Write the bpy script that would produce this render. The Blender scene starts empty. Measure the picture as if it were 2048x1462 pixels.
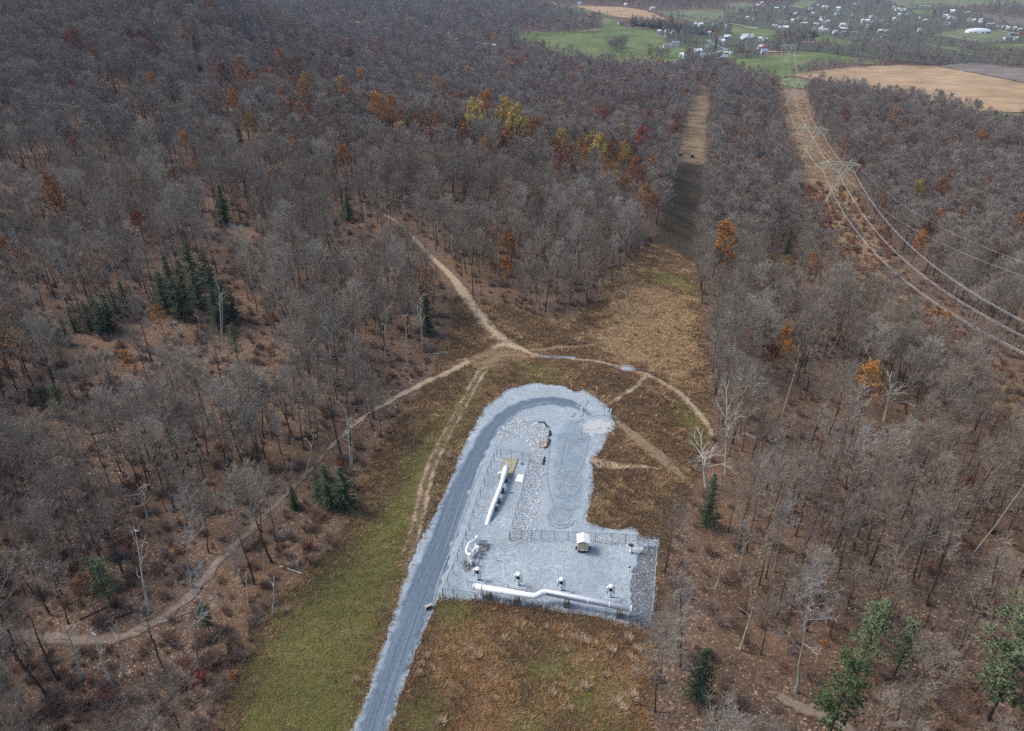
import bpy, bmesh, math, random
import numpy as np
from mathutils import Vector, Matrix, Euler

# ------------------------------------------------------------------ camera, sky, sun, exposure
sc = bpy.context.scene
COL = sc.collection
PITCH = math.radians(30.0)
CAM = np.array([0.0, 0.0, 94.0])
FPX = 1422.0                     # focal length in photo pixels (2048 wide)
cam_d = bpy.data.cameras.new('camera')
cam_d.sensor_width = 36.0
cam_d.lens = 36.0 * FPX / 2048.0
cam_d.clip_start = 0.5
cam_d.clip_end = 20000.0
cam = bpy.data.objects.new('camera', cam_d)
cam.location = CAM
cam.rotation_euler = (math.pi / 2 - PITCH, 0, 0)
COL.objects.link(cam)
sc.camera = cam

SUN_EL = math.radians(48.0)
SUN_AZ = math.radians(285.0)     # compass bearing (clockwise from +Y): light comes from the left
world = bpy.data.worlds.new('World')
sc.world = world
world.use_nodes = True
wn = world.node_tree
wn.nodes.clear()
wo = wn.nodes.new('ShaderNodeOutputWorld')
wb = wn.nodes.new('ShaderNodeBackground')
ws = wn.nodes.new('ShaderNodeTexSky')
ws.sky_type = 'NISHITA'
ws.sun_disc = False
ws.sun_elevation = SUN_EL
ws.sun_rotation = SUN_AZ
ws.air_density = 1.0
ws.dust_density = 2.5
ws.ozone_density = 1.0
wb.inputs['Strength'].default_value = 0.13
wn.links.new(ws.outputs['Color'], wb.inputs['Color'])
wn.links.new(wb.outputs['Background'], wo.inputs['Surface'])

sun_d = bpy.data.lights.new('sun', 'SUN')
sun_d.energy = 1.75
sun_d.angle = math.radians(18.0)
sun_d.color = (1.0, 0.95, 0.88)
sun = bpy.data.objects.new('sun', sun_d)
sdir = Vector((math.sin(SUN_AZ) * math.cos(SUN_EL), math.cos(SUN_AZ) * math.cos(SUN_EL), math.sin(SUN_EL)))
sun.rotation_euler = sdir.to_track_quat('Z', 'Y').to_euler()
sun.location = (-60, 0, 200)
COL.objects.link(sun)

sc.view_settings.view_transform = 'Standard'
sc.view_settings.look = 'None'
sc.view_settings.gamma = 1.0
sc.view_settings.exposure = 0.8
sc.cycles.max_bounces = 6
sc.cycles.diffuse_bounces = 2
sc.cycles.glossy_bounces = 2
sc.cycles.transmission_bounces = 2
sc.cycles.transparent_max_bounces = 12
sc.cycles.volume_bounces = 0
sc.cycles.use_denoising = False

# ------------------------------------------------------------------ the lie of the land
CP, SP = math.cos(PITCH), math.sin(PITCH)


def pd(px, py, d):
    """world point seen at photo pixel (px,py) at depth d"""
    u = (731 - py) / FPX * d
    return ((px - 1024) / FPX * d, d * CP + u * SP, 94 - d * SP + u * CP)


def project(p):
    p = np.atleast_2d(np.asarray(p, float))
    x, y, z = p[:, 0], p[:, 1], p[:, 2] - 94.0
    d = y * CP - z * SP
    u = y * SP + z * CP
    d = np.where(np.abs(d) < 1e-3, 1e-3, d)
    return 1024 + FPX * x / d, 731 - FPX * u / d, d


ctrl = [  # near: flat pad on the ridge
    (0, -120, 0), (-120, -80, 0), (120, -80, 0), (0, 40, 0), (-60, 60, -1), (60, 60, -1), (0, 85, 0), (-20, 100, 0), (25, 90, 0),
    (0, 150, 0), (28, 150, -.5), (-25, 150, 0), (26, 120, -.3), (-25, 60, 0), (-10, 171, -1.5), (-45, 140, 0),
    (-82, 77, -3), (-112, 125, 0), (-60, 110, 0), (-142, 200, 2), (-60, 200, 0), (-20, 215, -1),
    (-192, 257, 6), (-80, 300, 2), (-270, 361, 12), (-110, 340, 3), (-334, 496, 27), (-420, 650, 44), (-540, 800, 55), (-300, 650, 36),
    (-300, 760, 42), (-330, 900, 40), (-520, 1000, 50), (-210, 560, 5), (-75, 419, 4), (-8, 465, -8), (68, 475, -24), (-150, 470, 6),
    (45, 205, -5), (60, 251, -10), (85, 347, -32), (55, 330, -20), (0, 300, -4), (130, 601, -54), (220, 480, -55), (265, 646, -66), (250, 987, -66), (348, 935, -67),
    (459, 1285, -62), (150, 182, -13), (162, 241, -24), (176, 327, -38), (104, 106, -8), (70, 140, -4), (100, 193, -11), (120, 252, -21),
    (135, 357, -38), (296, 388, -54), (420, 604, -66), (500, 820, -70), (200, 120, -16), (118, 52, 6), (118, 20, 5), (260, 250, -36), (400, 300, -52),
    (-70, 842, -60), (100, 800, -61), (-40, 640, -46), (-230, 800, 0), (-220, 1000, -25), (40, 640, -50), (-165, 1488, -32), (-450, 1415, 0), (-350, 1717, 8),
    (600, 830, -72), (-30, 1300, -55), (110, 1450, -50), (400, 1750, -60), (390, 2220, -40), (550, 1200, -68), (880, 1600, -68), (1100, 1930, -63), (1480, 2680, -50),
    (1250, 2920, -46), (0, 2470, -25), (-800, 1500, 25), (-1200, 900, 70), (-900, 400, 55), (-600, 100, 20), (-400, 300, 18), (1000, 600, -75), (800, 200, -60), (1500, 1500, -70),
    (-1500, 2500, 40), (0, 4000, -15), (2500, 4000, -20), (-2500, 4500, 80), (0, 6500, 60), (4000, 6500, 60), (-4500, 6500, 100), (2500, 1500, -60), (4500, 4000, 0), (-3500, 2000, 100),
]
_c = np.array(ctrl, float)
_sx = 100.0
# distances are compressed so that the spline behaves over both 10 m and 1 km


def _warp(x, y):
    r = np.sqrt(x * x + (y + 60) ** 2) + 1e-6
    k = np.log1p(r / 120.0) / r * 120.0
    return x * k / _sx, (y + 60) * k / _sx


def _phi(r2):
    return r2 * np.log(r2 + 1e-12) * 0.5


_cx, _cy = _warp(_c[:, 0], _c[:, 1])
_n = len(_c)
_K = _phi((_cx[:, None] - _cx[None]) ** 2 + (_cy[:, None] - _cy[None]) ** 2) + np.eye(_n) * 0.003
_P = np.stack([np.ones(_n), _cx, _cy], 1)
_A = np.zeros((_n + 3, _n + 3))
_A[:_n, :_n] = _K
_A[:_n, _n:] = _P
_A[_n:, :_n] = _P.T
_W = np.linalg.solve(_A, np.concatenate([_c[:, 2], np.zeros(3)]))


def raw_height(x, y):
    shp = np.shape(x)
    x = np.ravel(x).astype(float)
    y = np.ravel(y).astype(float)
    out = np.empty(len(x))
    for s in range(0, len(x), 20000):
        a, b = _warp(x[s:s + 20000], y[s:s + 20000])
        r2 = (a[:, None] - _cx[None]) ** 2 + (b[:, None] - _cy[None]) ** 2
        out[s:s + 20000] = _phi(r2) @ _W[:_n] + _W[_n] + a * _W[_n + 1] + b * _W[_n + 2]
    # gentle natural undulation away from the pad, and a level pad
    r = np.hypot(x - 5, y - 118)
    k = np.clip((r - 45) / 120, 0, 1)
    far = np.clip(y / 600, 0.2, 2.0)
    out += k * far * (0.9 * np.sin(x * .041 + y * .013) * np.cos(y * .033 - x * .011) + 0.6 * np.sin(x * .093 - 1.3) * np.sin(y * .081))
    d = np.maximum(np.abs(x - 3) - 24, np.maximum(80 - y, y - 158))
    w = np.clip(1 - d / 14, 0, 1)
    w = w * w * (3 - 2 * w)
    out *= (1 - w)
    return out.reshape(shp)


_ys = list(np.arange(-150, 55, 5.0)) + list(np.arange(55, 300, 1.0))
while _ys[-1] < 6500:
    _ys.append(_ys[-1] * 1.011)
GY = np.array(_ys)
NU = 421
GU = np.linspace(-1, 1, NU)


def half_w(y):
    return 150 + 0.92 * np.maximum(y, 0)


GX = GU[None, :] * half_w(GY)[:, None]
GZ = raw_height(GX, np.repeat(GY[:, None], NU, 1))


def hz(x, y):
    """ground height (bilinear on the ground sheet's own grid)"""
    x = np.asarray(x, float)
    y = np.asarray(y, float)
    i = np.clip(np.searchsorted(GY, y) - 1, 0, len(GY) - 2)
    fy = np.clip((y - GY[i]) / (GY[i + 1] - GY[i]), 0, 1)

    def row(k):
        u = (np.clip(x / half_w(GY[k]), -1, 1) + 1) * 0.5 * (NU - 1)
        j = np.clip(u.astype(int), 0, NU - 2)
        f = u - j
        return GZ[k, j] * (1 - f) + GZ[k, j + 1] * f
    return row(i) * (1 - fy) + row(i + 1) * fy


_TS = 45.0 * 1.006 ** np.arange(0, 900)


def G(px, py):
    """ground point under a photo pixel (arrays allowed): march the ray over the land"""
    px = np.atleast_1d(np.asarray(px, float))
    py = np.atleast_1d(np.asarray(py, float))
    dx = (px - 1024) / FPX
    u = (731 - py) / FPX
    dy = CP + u * SP
    dz = -SP + u * CP
    X = dx[:, None] * _TS
    Y = dy[:, None] * _TS
    Z = 94 + dz[:, None] * _TS
    below = Z < hz(X, Y)
    k = np.where(below.any(1), below.argmax(1), len(_TS) - 1)
    k = np.maximum(k, 1)
    lo, hi = _TS[k - 1].copy(), _TS[k].copy()
    for _ in range(14):
        m = (lo + hi) / 2
        b = 94 + dz * m < hz(dx * m, dy * m)
        hi = np.where(b, m, hi)
        lo = np.where(b, lo, m)
    return np.stack([dx * hi, dy * hi, hz(dx * hi, dy * hi)], 1)


def g1(px, py):
    return G([px], [py])[0]

# ------------------------------------------------------------------ tags and mesh helpers
RNG = np.random.default_rng(7)
random.seed(11)


def tag(o, label=None, cat=None, group=None, kind=None):
    if label:
        o['label'] = label
    if cat:
        o['category'] = cat
    if group:
        o['group'] = group
    if kind:
        o['kind'] = kind
    return o


def empty(name, loc, rz=0.0, label=None, cat=None, group=None):
    o = bpy.data.objects.new(name, None)
    o.empty_display_size = 0.3
    o.location = loc
    o.rotation_euler = (0, 0, rz)
    COL.objects.link(o)
    return tag(o, label, cat, group)


class MB:
    """collects shapes, then links them as ONE mesh object"""

    def __init__(self):
        self.v, self.f, self.m, self.n = [], [], [], 0

    def add(self, verts, faces, mat=0):
        b = self.n
        self.v.extend(verts)
        self.n += len(verts)
        for f in faces:
            self.f.append([i + b for i in f])
            self.m.append(mat)

    def box(self, c, s, mat=0, rz=0.0, taper=1.0):
        hx, hy, hz_ = s[0] / 2, s[1] / 2, s[2] / 2
        ca, sa = math.cos(rz), math.sin(rz)
        vs = []
        for z, t in ((-hz_, 1.0), (hz_, taper)):
            for x, y in ((-hx, -hy), (hx, -hy), (hx, hy), (-hx, hy)):
                x, y = x * t, y * t
                vs.append((c[0] + x * ca - y * sa, c[1] + x * sa + y * ca, c[2] + z))
        self.add(vs, [(3, 2, 1, 0), (4, 5, 6, 7), (0, 1, 5, 4), (1, 2, 6, 5), (2, 3, 7, 6), (3, 0, 4, 7)], mat)

    def tube(self, pts, rad, sides=6, mat=0, cap=True):
        pts = [Vector(p) for p in pts]
        if not hasattr(rad, '__len__'):
            rad = [rad] * len(pts)
        vs, fs = [], []
        ref = None
        for i, p in enumerate(pts):
            d = (pts[min(i + 1, len(pts) - 1)] - pts[max(i - 1, 0)])
            if d.length < 1e-9:
                d = Vector((0, 0, 1))
            d.normalize()
            if ref is None:
                ref = Vector((1, 0, 0)) if abs(d.x) < 0.8 else Vector((0, 1, 0))
            a = d.cross(ref).normalized()
            b = d.cross(a).normalized()
            ref = -b if False else ref
            for k in range(sides):
                t = 2 * math.pi * k / sides
                q = p + (a * math.cos(t) + b * math.sin(t)) * rad[i]
                vs.append((q.x, q.y, q.z))
        for i in range(len(pts) - 1):
            for k in range(sides):
                k2 = (k + 1) % sides
                fs.append((i * sides + k, i * sides + k2, (i + 1) * sides + k2, (i + 1) * sides + k))
        if cap:
            fs.append(tuple(range(sides - 1, -1, -1)))
            e = (len(pts) - 1) * sides
            fs.append(tuple(range(e, e + sides)))
        self.add(vs, fs, mat)

    def bar(self, p, q, r, sides=6, mat=0):
        self.tube([p, q], r, sides, mat)

    def cyl(self, c, r, h, sides=16, mat=0, r2=None):
        self.tube([c, (c[0], c[1], c[2] + h)], [r, r if r2 is None else r2], sides, mat)

    def torus(self, c, R, r, n=24, k=6, axis='z', mat=0):
        pts = []
        for i in range(n + 1):
            t = 2 * math.pi * i / n
            a, b = R * math.cos(t), R * math.sin(t)
            pts.append({'z': (c[0] + a, c[1] + b, c[2]), 'y': (c[0] + a, c[1], c[2] + b), 'x': (c[0], c[1] + a, c[2] + b)}[axis])
        self.tube(pts, r, k, mat, cap=False)

    def spike(self, p, q, r, mat=0):
        """three-sided tapering twig"""
        px, py, pz = p
        dx, dy, dz = q[0] - px, q[1] - py, q[2] - pz
        l = math.sqrt(dx * dx + dy * dy + dz * dz) + 1e-9
        if abs(dz) < 0.9 * l:
            ax, ay, az = dy, -dx, 0.0
        else:
            ax, ay, az = 0.0, dz, -dy
        la = math.sqrt(ax * ax + ay * ay + az * az) + 1e-9
        ax, ay, az = ax / la, ay / la, az / la
        bx, by, bz = (dy * az - dz * ay) / l, (dz * ax - dx * az) / l, (dx * ay - dy * ax) / l
        vs = []
        for c, s in ((1, 0), (-.5, .866), (-.5, -.866)):
            vs.append((px + (ax * c + bx * s) * r, py + (ay * c + by * s) * r, pz + (az * c + bz * s) * r))
        vs.append((q[0], q[1], q[2]))
        self.add(vs, [(0, 1, 3), (1, 2, 3), (2, 0, 3)], mat)

    def mesh(self, name, mats):
        me = bpy.data.meshes.new(name)
        me.from_pydata(self.v, [], self.f)
        for m in mats:
            me.materials.append(m)
        if len(mats) > 1:
            me.polygons.foreach_set('material_index', self.m)
        me.update()
        return me

    def build(self, name, mats, parent=None, smooth=False):
        if not isinstance(mats, (list, tuple)):
            mats = [mats]
        me = self.mesh(name, mats)
        if smooth:
            me.polygons.foreach_set('use_smooth', [True] * len(me.polygons))
        o = bpy.data.objects.new(name, me)
        COL.objects.link(o)
        if parent is not None:
            o.parent = parent
        return o


def link_mesh(name, me, parent=None, loc=None, rz=0.0, scale=None):
    o = bpy.data.objects.new(name, me)
    COL.objects.link(o)
    if parent is not None:
        o.parent = parent
    if loc is not None:
        o.location = loc
    o.rotation_euler = (0, 0, rz)
    if scale is not None:
        o.scale = scale
    return o


# ------------------------------------------------------------------ materials
class NT:
    def __init__(self, name):
        self.mat = bpy.data.materials.new(name)
        self.mat.use_nodes = True
        self.t = self.mat.node_tree
        self.t.nodes.clear()
        self.out = self.n('ShaderNodeOutputMaterial')
        self.b = self.n('ShaderNodeBsdfPrincipled')
        self.b.inputs['Specular IOR Level'].default_value = 0.25
        self.l(self.b.outputs[0], self.out.inputs[0])
        self._pos = None

    def n(self, t, **kw):
        nd = self.t.nodes.new(t)
        for k, v in kw.items():
            setattr(nd, k, v)
        return nd

    def l(self, a, b):
        self.t.links.new(a, b)

    def pos(self):
        if self._pos is None:
            self._pos = self.n('ShaderNodeNewGeometry').outputs['Position']
        return self._pos

    def val(self, sock, v):
        if hasattr(v, 'is_output') or isinstance(v, bpy.types.NodeSocket):
            self.l(v, sock)
        elif isinstance(v, (tuple, list)) and len(v) == 3 and sock.type == 'RGBA':
            sock.default_value = (*v, 1)
        else:
            sock.default_value = v

    def noise(self, scale, detail=4, rough=.6, vec=None, dist=0.0, sq=None):
        nd = self.n('ShaderNodeTexNoise')
        nd.inputs['Scale'].default_value = scale
        nd.inputs['Detail'].default_value = detail
        nd.inputs['Roughness'].default_value = rough
        nd.inputs['Distortion'].default_value = dist
        v = vec or self.pos()
        if sq:
            mp = self.n('ShaderNodeMapping')
            mp.inputs['Scale'].default_value = sq[:3]
            if len(sq) > 3:
                mp.inputs['Rotation'].default_value = (0, 0, sq[3])
            self.l(v, mp.inputs[0])
            v = mp.outputs[0]
        self.l(v, nd.inputs['Vector'])
        return nd.outputs[0]

    def voro(self, scale, out='Color', vec=None, feature='F1'):
        nd = self.n('ShaderNodeTexVoronoi', feature=feature)
        nd.inputs['Scale'].default_value = scale
        self.l(vec or self.pos(), nd.inputs['Vector'])
        return nd.outputs[out]

    def ramp(self, fac, stops):
        r = self.n('ShaderNodeValToRGB')
        e = r.color_ramp.elements
        while len(e) < len(stops):
            e.new(.5)
        for k, (p, c) in enumerate(stops):
            e[k].position = p
            e[k].color = (*c, 1) if hasattr(c, '__len__') else (c, c, c, 1)
        self.l(fac, r.inputs[0])
        return r.outputs[0]

    def math(self, op, a, b=0.0, clamp=False):
        m = self.n('ShaderNodeMath', operation=op, use_clamp=clamp)
        self.val(m.inputs[0], a)
        self.val(m.inputs[1], b)
        return m.outputs[0]

    def mix(self, f, a, b, blend='MIX'):
        m = self.n('ShaderNodeMix', data_type='RGBA', blend_type=blend)
        self.val(m.inputs[0], f)
        self.val(m.inputs[6], a)
        self.val(m.inputs[7], b)
        return m.outputs[2]

    def attr(self, name, out='Color'):
        a = self.n('ShaderNodeAttribute', attribute_name=name)
        return a.outputs[out]

    def rnd(self):
        return self.n('ShaderNodeObjectInfo').outputs['Random']

    def sep(self, c):
        s = self.n('ShaderNodeSeparateColor')
        self.l(c, s.inputs[0])
        return s.outputs

    def bump(self, h, strength=.5, dist=.1):
        b = self.n('ShaderNodeBump')
        b.inputs['Strength'].default_value = strength
        b.inputs['Distance'].default_value = dist
        self.l(h, b.inputs['Height'])
        self.l(b.outputs[0], self.b.inputs['Normal'])

    def done(self, color, rough=.9, metal=0.0, spec=None):
        self.val(self.b.inputs['Base Color'], color)
        self.b.inputs['Roughness'].default_value = rough
        self.b.inputs['Metallic'].default_value = metal
        if spec is not None:
            self.b.inputs['Specular IOR Level'].default_value = spec
        return self.mat


def paint(name, c, rough=.6, metal=0.0, var=.18, scale=3.0):
    t = NT(name)
    n = t.noise(scale, 5, .65)
    return t.done(t.ramp(n, [(.3, [x * (1 - var) for x in c]), (.7, [min(1, x * (1 + var)) for x in c])]), rough, metal)


def m_ground():
    t = NT('forest_floor_and_scrub')
    z = t.sep(t.attr('zone'))
    big = t.noise(.03, 3, .55)
    med = t.noise(.35, 4, .6)
    fine = t.noise(2.6, 4, .7)
    # leaf litter
    fl = t.sep(t.voro(3.6))
    leaf = t.ramp(fl[0], [(0, (0.065, 0.043, 0.032)), (.4, (0.120, 0.078, 0.057)), (.75, (0.170, 0.110, 0.077)), (.92, (0.253, 0.169, 0.120)), (.98, (0.408, 0.306, 0.230))])
    leaf = t.mix(t.ramp(med, [(.38, .0), (.72, .65)]), leaf, (.078, .056, .044))
    leaf = t.mix(t.ramp(big, [(.44, .0), (.66, .5)]), leaf, (0.185, 0.109, 0.056), 'MIX')
    # brown scrub
    scrub = t.ramp(fine, [(.30, (.050, .034, .022)), (.52, (.118, .080, .049)), (.72, (.205, .142, .088))])
    scrub = t.mix(t.ramp(med, [(.45, .0), (.7, .7)]), scrub, (.150, .100, .056))
    # dry grass
    tan = t.ramp(fine, [(.30, (.160, .110, .064)), (.52, (.265, .190, .115)), (.75, (.38, .29, .185))])
    tan = t.mix(t.ramp(med, [(.42, .0), (.62, .6)]), tan, (.205, .140, .080))
    # grass
    grn = t.ramp(fine, [(.30, (0.077, 0.076, 0.027)), (.55, (0.165, 0.148, 0.055)), (.75, (0.275, 0.225, 0.104))])
    grn = t.mix(t.ramp(t.noise(.16, 5, .75), [(.42, .0), (.58, .85)]), grn, t.mix(t.ramp(t.noise(.4, 4, .7), [(.4, .0), (.6, 1.0)]), scrub, tan))
    wob = t.math('ADD', t.math('MULTIPLY', t.math('SUBTRACT', t.noise(.55, 5, .7), .5), 1.5), t.math('MULTIPLY', t.math('SUBTRACT', t.noise(.11, 4, .7), .5), 1.6))

    def w(ch):
        return t.ramp(t.math('ADD', ch, wob), [(.38, .0), (.62, 1.0)])
    c = t.mix(w(z[0]), leaf, scrub)
    c = t.mix(w(z[1]), c, tan)
    c = t.mix(w(z[2]), c, grn)
    t.bump(t.noise(2.2, 4, .7), .7, .35)
    return t.done(c, .95, 0, .1)


def m_gravel(name, lo, mid, hi, dirt=None, fade=None):
    t = NT(name)
    v = t.sep(t.voro(5.5))
    f = t.noise(1.1, 6, .75)
    base = t.ramp(t.math('ADD', t.math('MULTIPLY', v[0], .45), t.math('MULTIPLY', f, .62)), [(.25, lo), (.52, mid), (.82, hi)])
    big = t.noise(.16, 4, .6, dist=.6)
    base = t.mix(t.ramp(big, [(.40, .0), (.68, .55)]), base, [x * .62 for x in mid])
    if dirt:
        base = t.mix(t.ramp(t.noise(.21, 5, .7), [(.58, .0), (.75, .5)]), base, dirt)
    base = t.mix(t.ramp(t.noise(.06, 5, .7, dist=1.2), [(.40, .0), (.62, .40)]), base, (.235, .29, .335))
    if fade:
        e = t.ramp(t.math('ADD', t.math('MULTIPLY', t.attr('edge', 'Fac'), .35), t.math('MULTIPLY', t.math('SUBTRACT', t.noise(.45, 6, .75), .5), 1.6)), [(.05, .0), (.8, 1.0)])
        base = t.mix(e, t.ramp(f, [(.3, [x * .8 for x in fade]), (.7, [x * 1.2 for x in fade])]), base)
    t.bump(f, .5, .08)
    return t.done(base, .95, 0, .15)


def m_road():
    t = NT('packed_dark_gravel')
    a = t.attr('along')          # x across the road, y along it
    s = t.sep(a)
    mp = t.n('ShaderNodeCombineXYZ')
    t.l(s[0], mp.inputs[0])
    t.l(s[1], mp.inputs[1])
    ruts = t.noise(1.0, 4, .65, vec=mp.outputs[0], sq=(3.6, .035, 1))
    f = t.noise(2.0, 6, .75)
    k = t.math('ADD', t.math('MULTIPLY', ruts, .66), t.math('MULTIPLY', f, .38))
    c = t.ramp(k, [(.36, (.052, .077, .108)), (.52, (.108, .145, .188)), (.70, (.20, .25, .30))])
    edge = t.ramp(t.math('ADD', t.attr('edge', 'Fac'), t.math('MULTIPLY', t.math('SUBTRACT', t.noise(.5, 6, .75), .5), 2.6)), [(.15, .0), (.95, 1.0)])
    c = t.mix(edge, t.ramp(f, [(.3, (.20, .25, .295)), (.7, (.37, .425, .47))]), c)
    t.bump(f, .4, .06)
    return t.done(c, .95, 0, .15)


def m_trail(name, a, b, fade):
    t = NT(name)
    f = t.noise(1.6, 5, .7)
    c = t.ramp(f, [(.32, a), (.68, b)])
    e = t.ramp(t.math('ADD', t.attr('edge', 'Fac'), t.math('MULTIPLY', t.math('SUBTRACT', t.noise(1.1, 6, .75), .5), 1.8)), [(.05, .0), (.7, 1.0)])
    c = t.mix(e, t.ramp(t.noise(2.6, 4, .7), [(.3, [x * .5 for x in fade]), (.7, fade)]), c)
    t.bump(f, .4, .08)
    return t.done(c, .95, 0, .1)


def m_field(name, a, b, rows=None, patch=None):
    t = NT(name)
    n = t.noise(.02, 5, .65)
    f = t.noise(.35, 4, .7)
    k = t.math('ADD', t.math('MULTIPLY', n, .6), t.math('MULTIPLY', f, .4))
    c = t.ramp(k, [(.36, a), (.64, b)])
    if rows:
        r = t.noise(1.0, 3, .6, sq=(.006, .12, .02, rows))
        c = t.mix(t.ramp(r, [(.45, .0), (.62, .40)]), c, [x * .60 for x in a])
    if patch:
        c = t.mix(t.ramp(t.noise(.012, 4, .6), [(.52, .0), (.66, .7)]), c, patch)
    return t.done(c, .95, 0, .1)


def m_bark(name, a, b):
    t = NT(name)
    tc = t.n('ShaderNodeTexCoord').outputs['Object']
    n = t.noise(2.5, 5, .7, vec=tc, sq=(3, 3, .6))
    r = t.rnd()
    c = t.ramp(n, [(.32, a), (.68, b)])
    c = t.mix(t.math('MULTIPLY', r, .45), c, (.085, .066, .050))
    return t.done(c, .95, 0, .1)


def m_twig(name, stops):
    t = NT(name)
    loc = t.n('ShaderNodeObjectInfo').outputs['Location']
    pt = t.noise(.018, 3, .6, vec=loc)
    c = t.ramp(t.math('ADD', t.math('MULTIPLY', t.rnd(), .62), t.math('MULTIPLY', t.math('SUBTRACT', pt, .28), .85)), stops)
    return t.done(c, .9, 0, .15)


def m_leaf(name, stops, spread=.35):
    """foliage: tone by tree, and leaf-to-leaf variation from a fine noise fixed to the tree"""
    t = NT(name)
    tc = t.n('ShaderNodeTexCoord').outputs['Object']
    n = t.noise(1.7, 3, .7, vec=tc)
    r = t.math('ADD', t.math('MULTIPLY', t.rnd(), 1 - spread), t.math('MULTIPLY', n, spread))
    c = t.ramp(r, stops)
    t.l(c, t.b.inputs['Base Color'])
    t.b.inputs['Roughness'].default_value = .8
    t.b.inputs['Specular IOR Level'].default_value = .2
    return t.mat


MAT = {}
MAT['ground'] = m_ground()
MAT['gravel'] = m_gravel('crushed_stone', (.185, .225, .255), (.305, .352, .385), (.49, .535, .56), dirt=(.25, .285, .31))
MAT['gravel_dk'] = m_gravel('darker_crushed_stone', (.17, .20, .23), (.30, .34, .38), (.46, .50, .53))
MAT['road'] = m_road()
MAT['trail'] = m_trail('pale_dirt', (.26, .195, .13), (.43, .34, .24), (.17, .118, .072))
MAT['trail_wood'] = m_trail('forest_track_dirt', (.15, .112, .088), (.26, .205, .165), (.13, .08, .055))
MAT['sand'] = m_trail('tan_sand', (.34, .26, .165), (.50, .40, .275), (.25, .185, .115))
MAT['sand_faint'] = m_trail('sand_traces', (.38, .375, .35), (.50, .48, .43), (.34, .375, .40))
MAT['scuff'] = m_trail('wheel_scuffed_stone', (.16, .20, .23), (.225, .27, .305), (.30, .345, .38))
def m_pipe():
    t = NT('weathered_white_paint')
    a = t.noise(.9, 6, .75)
    b = t.noise(3.0, 5, .7, sq=(1, 1, .25))
    c = t.ramp(a, [(.3, (.66, .68, .68)), (.6, (.80, .81, .80))])
    c = t.mix(t.ramp(b, [(.60, .0), (.74, .30)]), c, (.50, .44, .36))
    return t.done(c, .45)


MAT['steel_white'] = m_pipe()
MAT['bark'] = m_bark('grey_brown_bark', (.036, .030, .025), (.095, .080, .066))
MAT['bark_pale'] = m_bark('pale_bark', (.20, .18, .15), (.42, .40, .35))
MAT['snag'] = m_bark('bleached_dead_wood', (.36, .34, .28), (.66, .64, .56))


# ------------------------------------------------------------------ plan areas: polygons and lines given where they lie in the photo, laid on the land
def poly(pts, sub=24.0):
    q = []
    for i, a in enumerate(pts):
        b = pts[(i + 1) % len(pts)]
        n = max(1, int(math.hypot(b[0] - a[0], b[1] - a[1]) / sub))
        for k in range(n):
            q.append((a[0] + (b[0] - a[0]) * k / n, a[1] + (b[1] - a[1]) * k / n))
    q = np.array(q)
    return G(q[:, 0], q[:, 1])[:, :2]


def line(pts, sub=14.0):
    """smooth (Catmull-Rom) line through photo points, laid on the land"""
    p = np.array(pts, float)
    out = []
    for i in range(len(p) - 1):
        p0, p1, p2, p3 = p[max(i - 1, 0)], p[i], p[i + 1], p[min(i + 2, len(p) - 1)]
        n = max(2, int(np.hypot(*(p2 - p1)) / sub))
        for k in range(n):
            t = k / n
            out.append(.5 * (2 * p1 + (p2 - p0) * t + (2 * p0 - 5 * p1 + 4 * p2 - p3) * t * t + (3 * p1 - p0 - 3 * p2 + p3) * t ** 3))
    out.append(p[-1])
    q = np.array(out)
    return G(q[:, 0], q[:, 1])[:, :2]


def seg_dist(x, y, L, closed=False):
    """distance to a line and the running length at the nearest point"""
    best = np.full(x.shape, 1e9)
    run = np.zeros(x.shape)
    side = np.zeros(x.shape)
    acc = 0.0
    n = len(L)
    for i in range(n if closed else n - 1):
        a, b = L[i], L[(i + 1) % n]
        d = b - a
        l2 = d @ d + 1e-12
        t = np.clip(((x - a[0]) * d[0] + (y - a[1]) * d[1]) / l2, 0, 1)
        ex, ey = x - a[0] - t * d[0], y - a[1] - t * d[1]
        e = np.hypot(ex, ey)
        m = e < best
        best = np.where(m, e, best)
        l = math.sqrt(l2)
        run = np.where(m, acc + t * l, run)
        side = np.where(m, (d[0] * ey - d[1] * ex) / l, side)
        acc += l
    return best, run, side


def inside(x, y, P):
    r = np.zeros(x.shape, bool)
    n = len(P)
    for i in range(n):
        a, b = P[i], P[(i + 1) % n]
        c = (a[1] > y) != (b[1] > y)
        with np.errstate(divide='ignore', invalid='ignore'):
            xi = (b[0] - a[0]) * (y - a[1]) / (b[1] - a[1] + 1e-12) + a[0]
        r ^= c & (x < xi)
    return r


def sd_poly(x, y, P):
    d, _, _ = seg_dist(x, y, P, True)
    return np.where(inside(x, y, P), d, -d)


def wob(x, y, s, seed=0.0):
    """cheap ragged noise for natural edges, -1..1"""
    k = 1.0 / s
    return (np.sin(x * 1.7 * k + y * .9 * k + seed) + np.sin(x * -1.1 * k + y * 2.1 * k + seed * 2.3 + np.sin(x * 3.1 * k)) + .7 * np.sin(x * 4.3 * k - y * 3.7 * k + seed)
            + .5 * np.sin(x * 7.9 * k + y * 8.3 * k + seed * .7)) / 3.2


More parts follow.
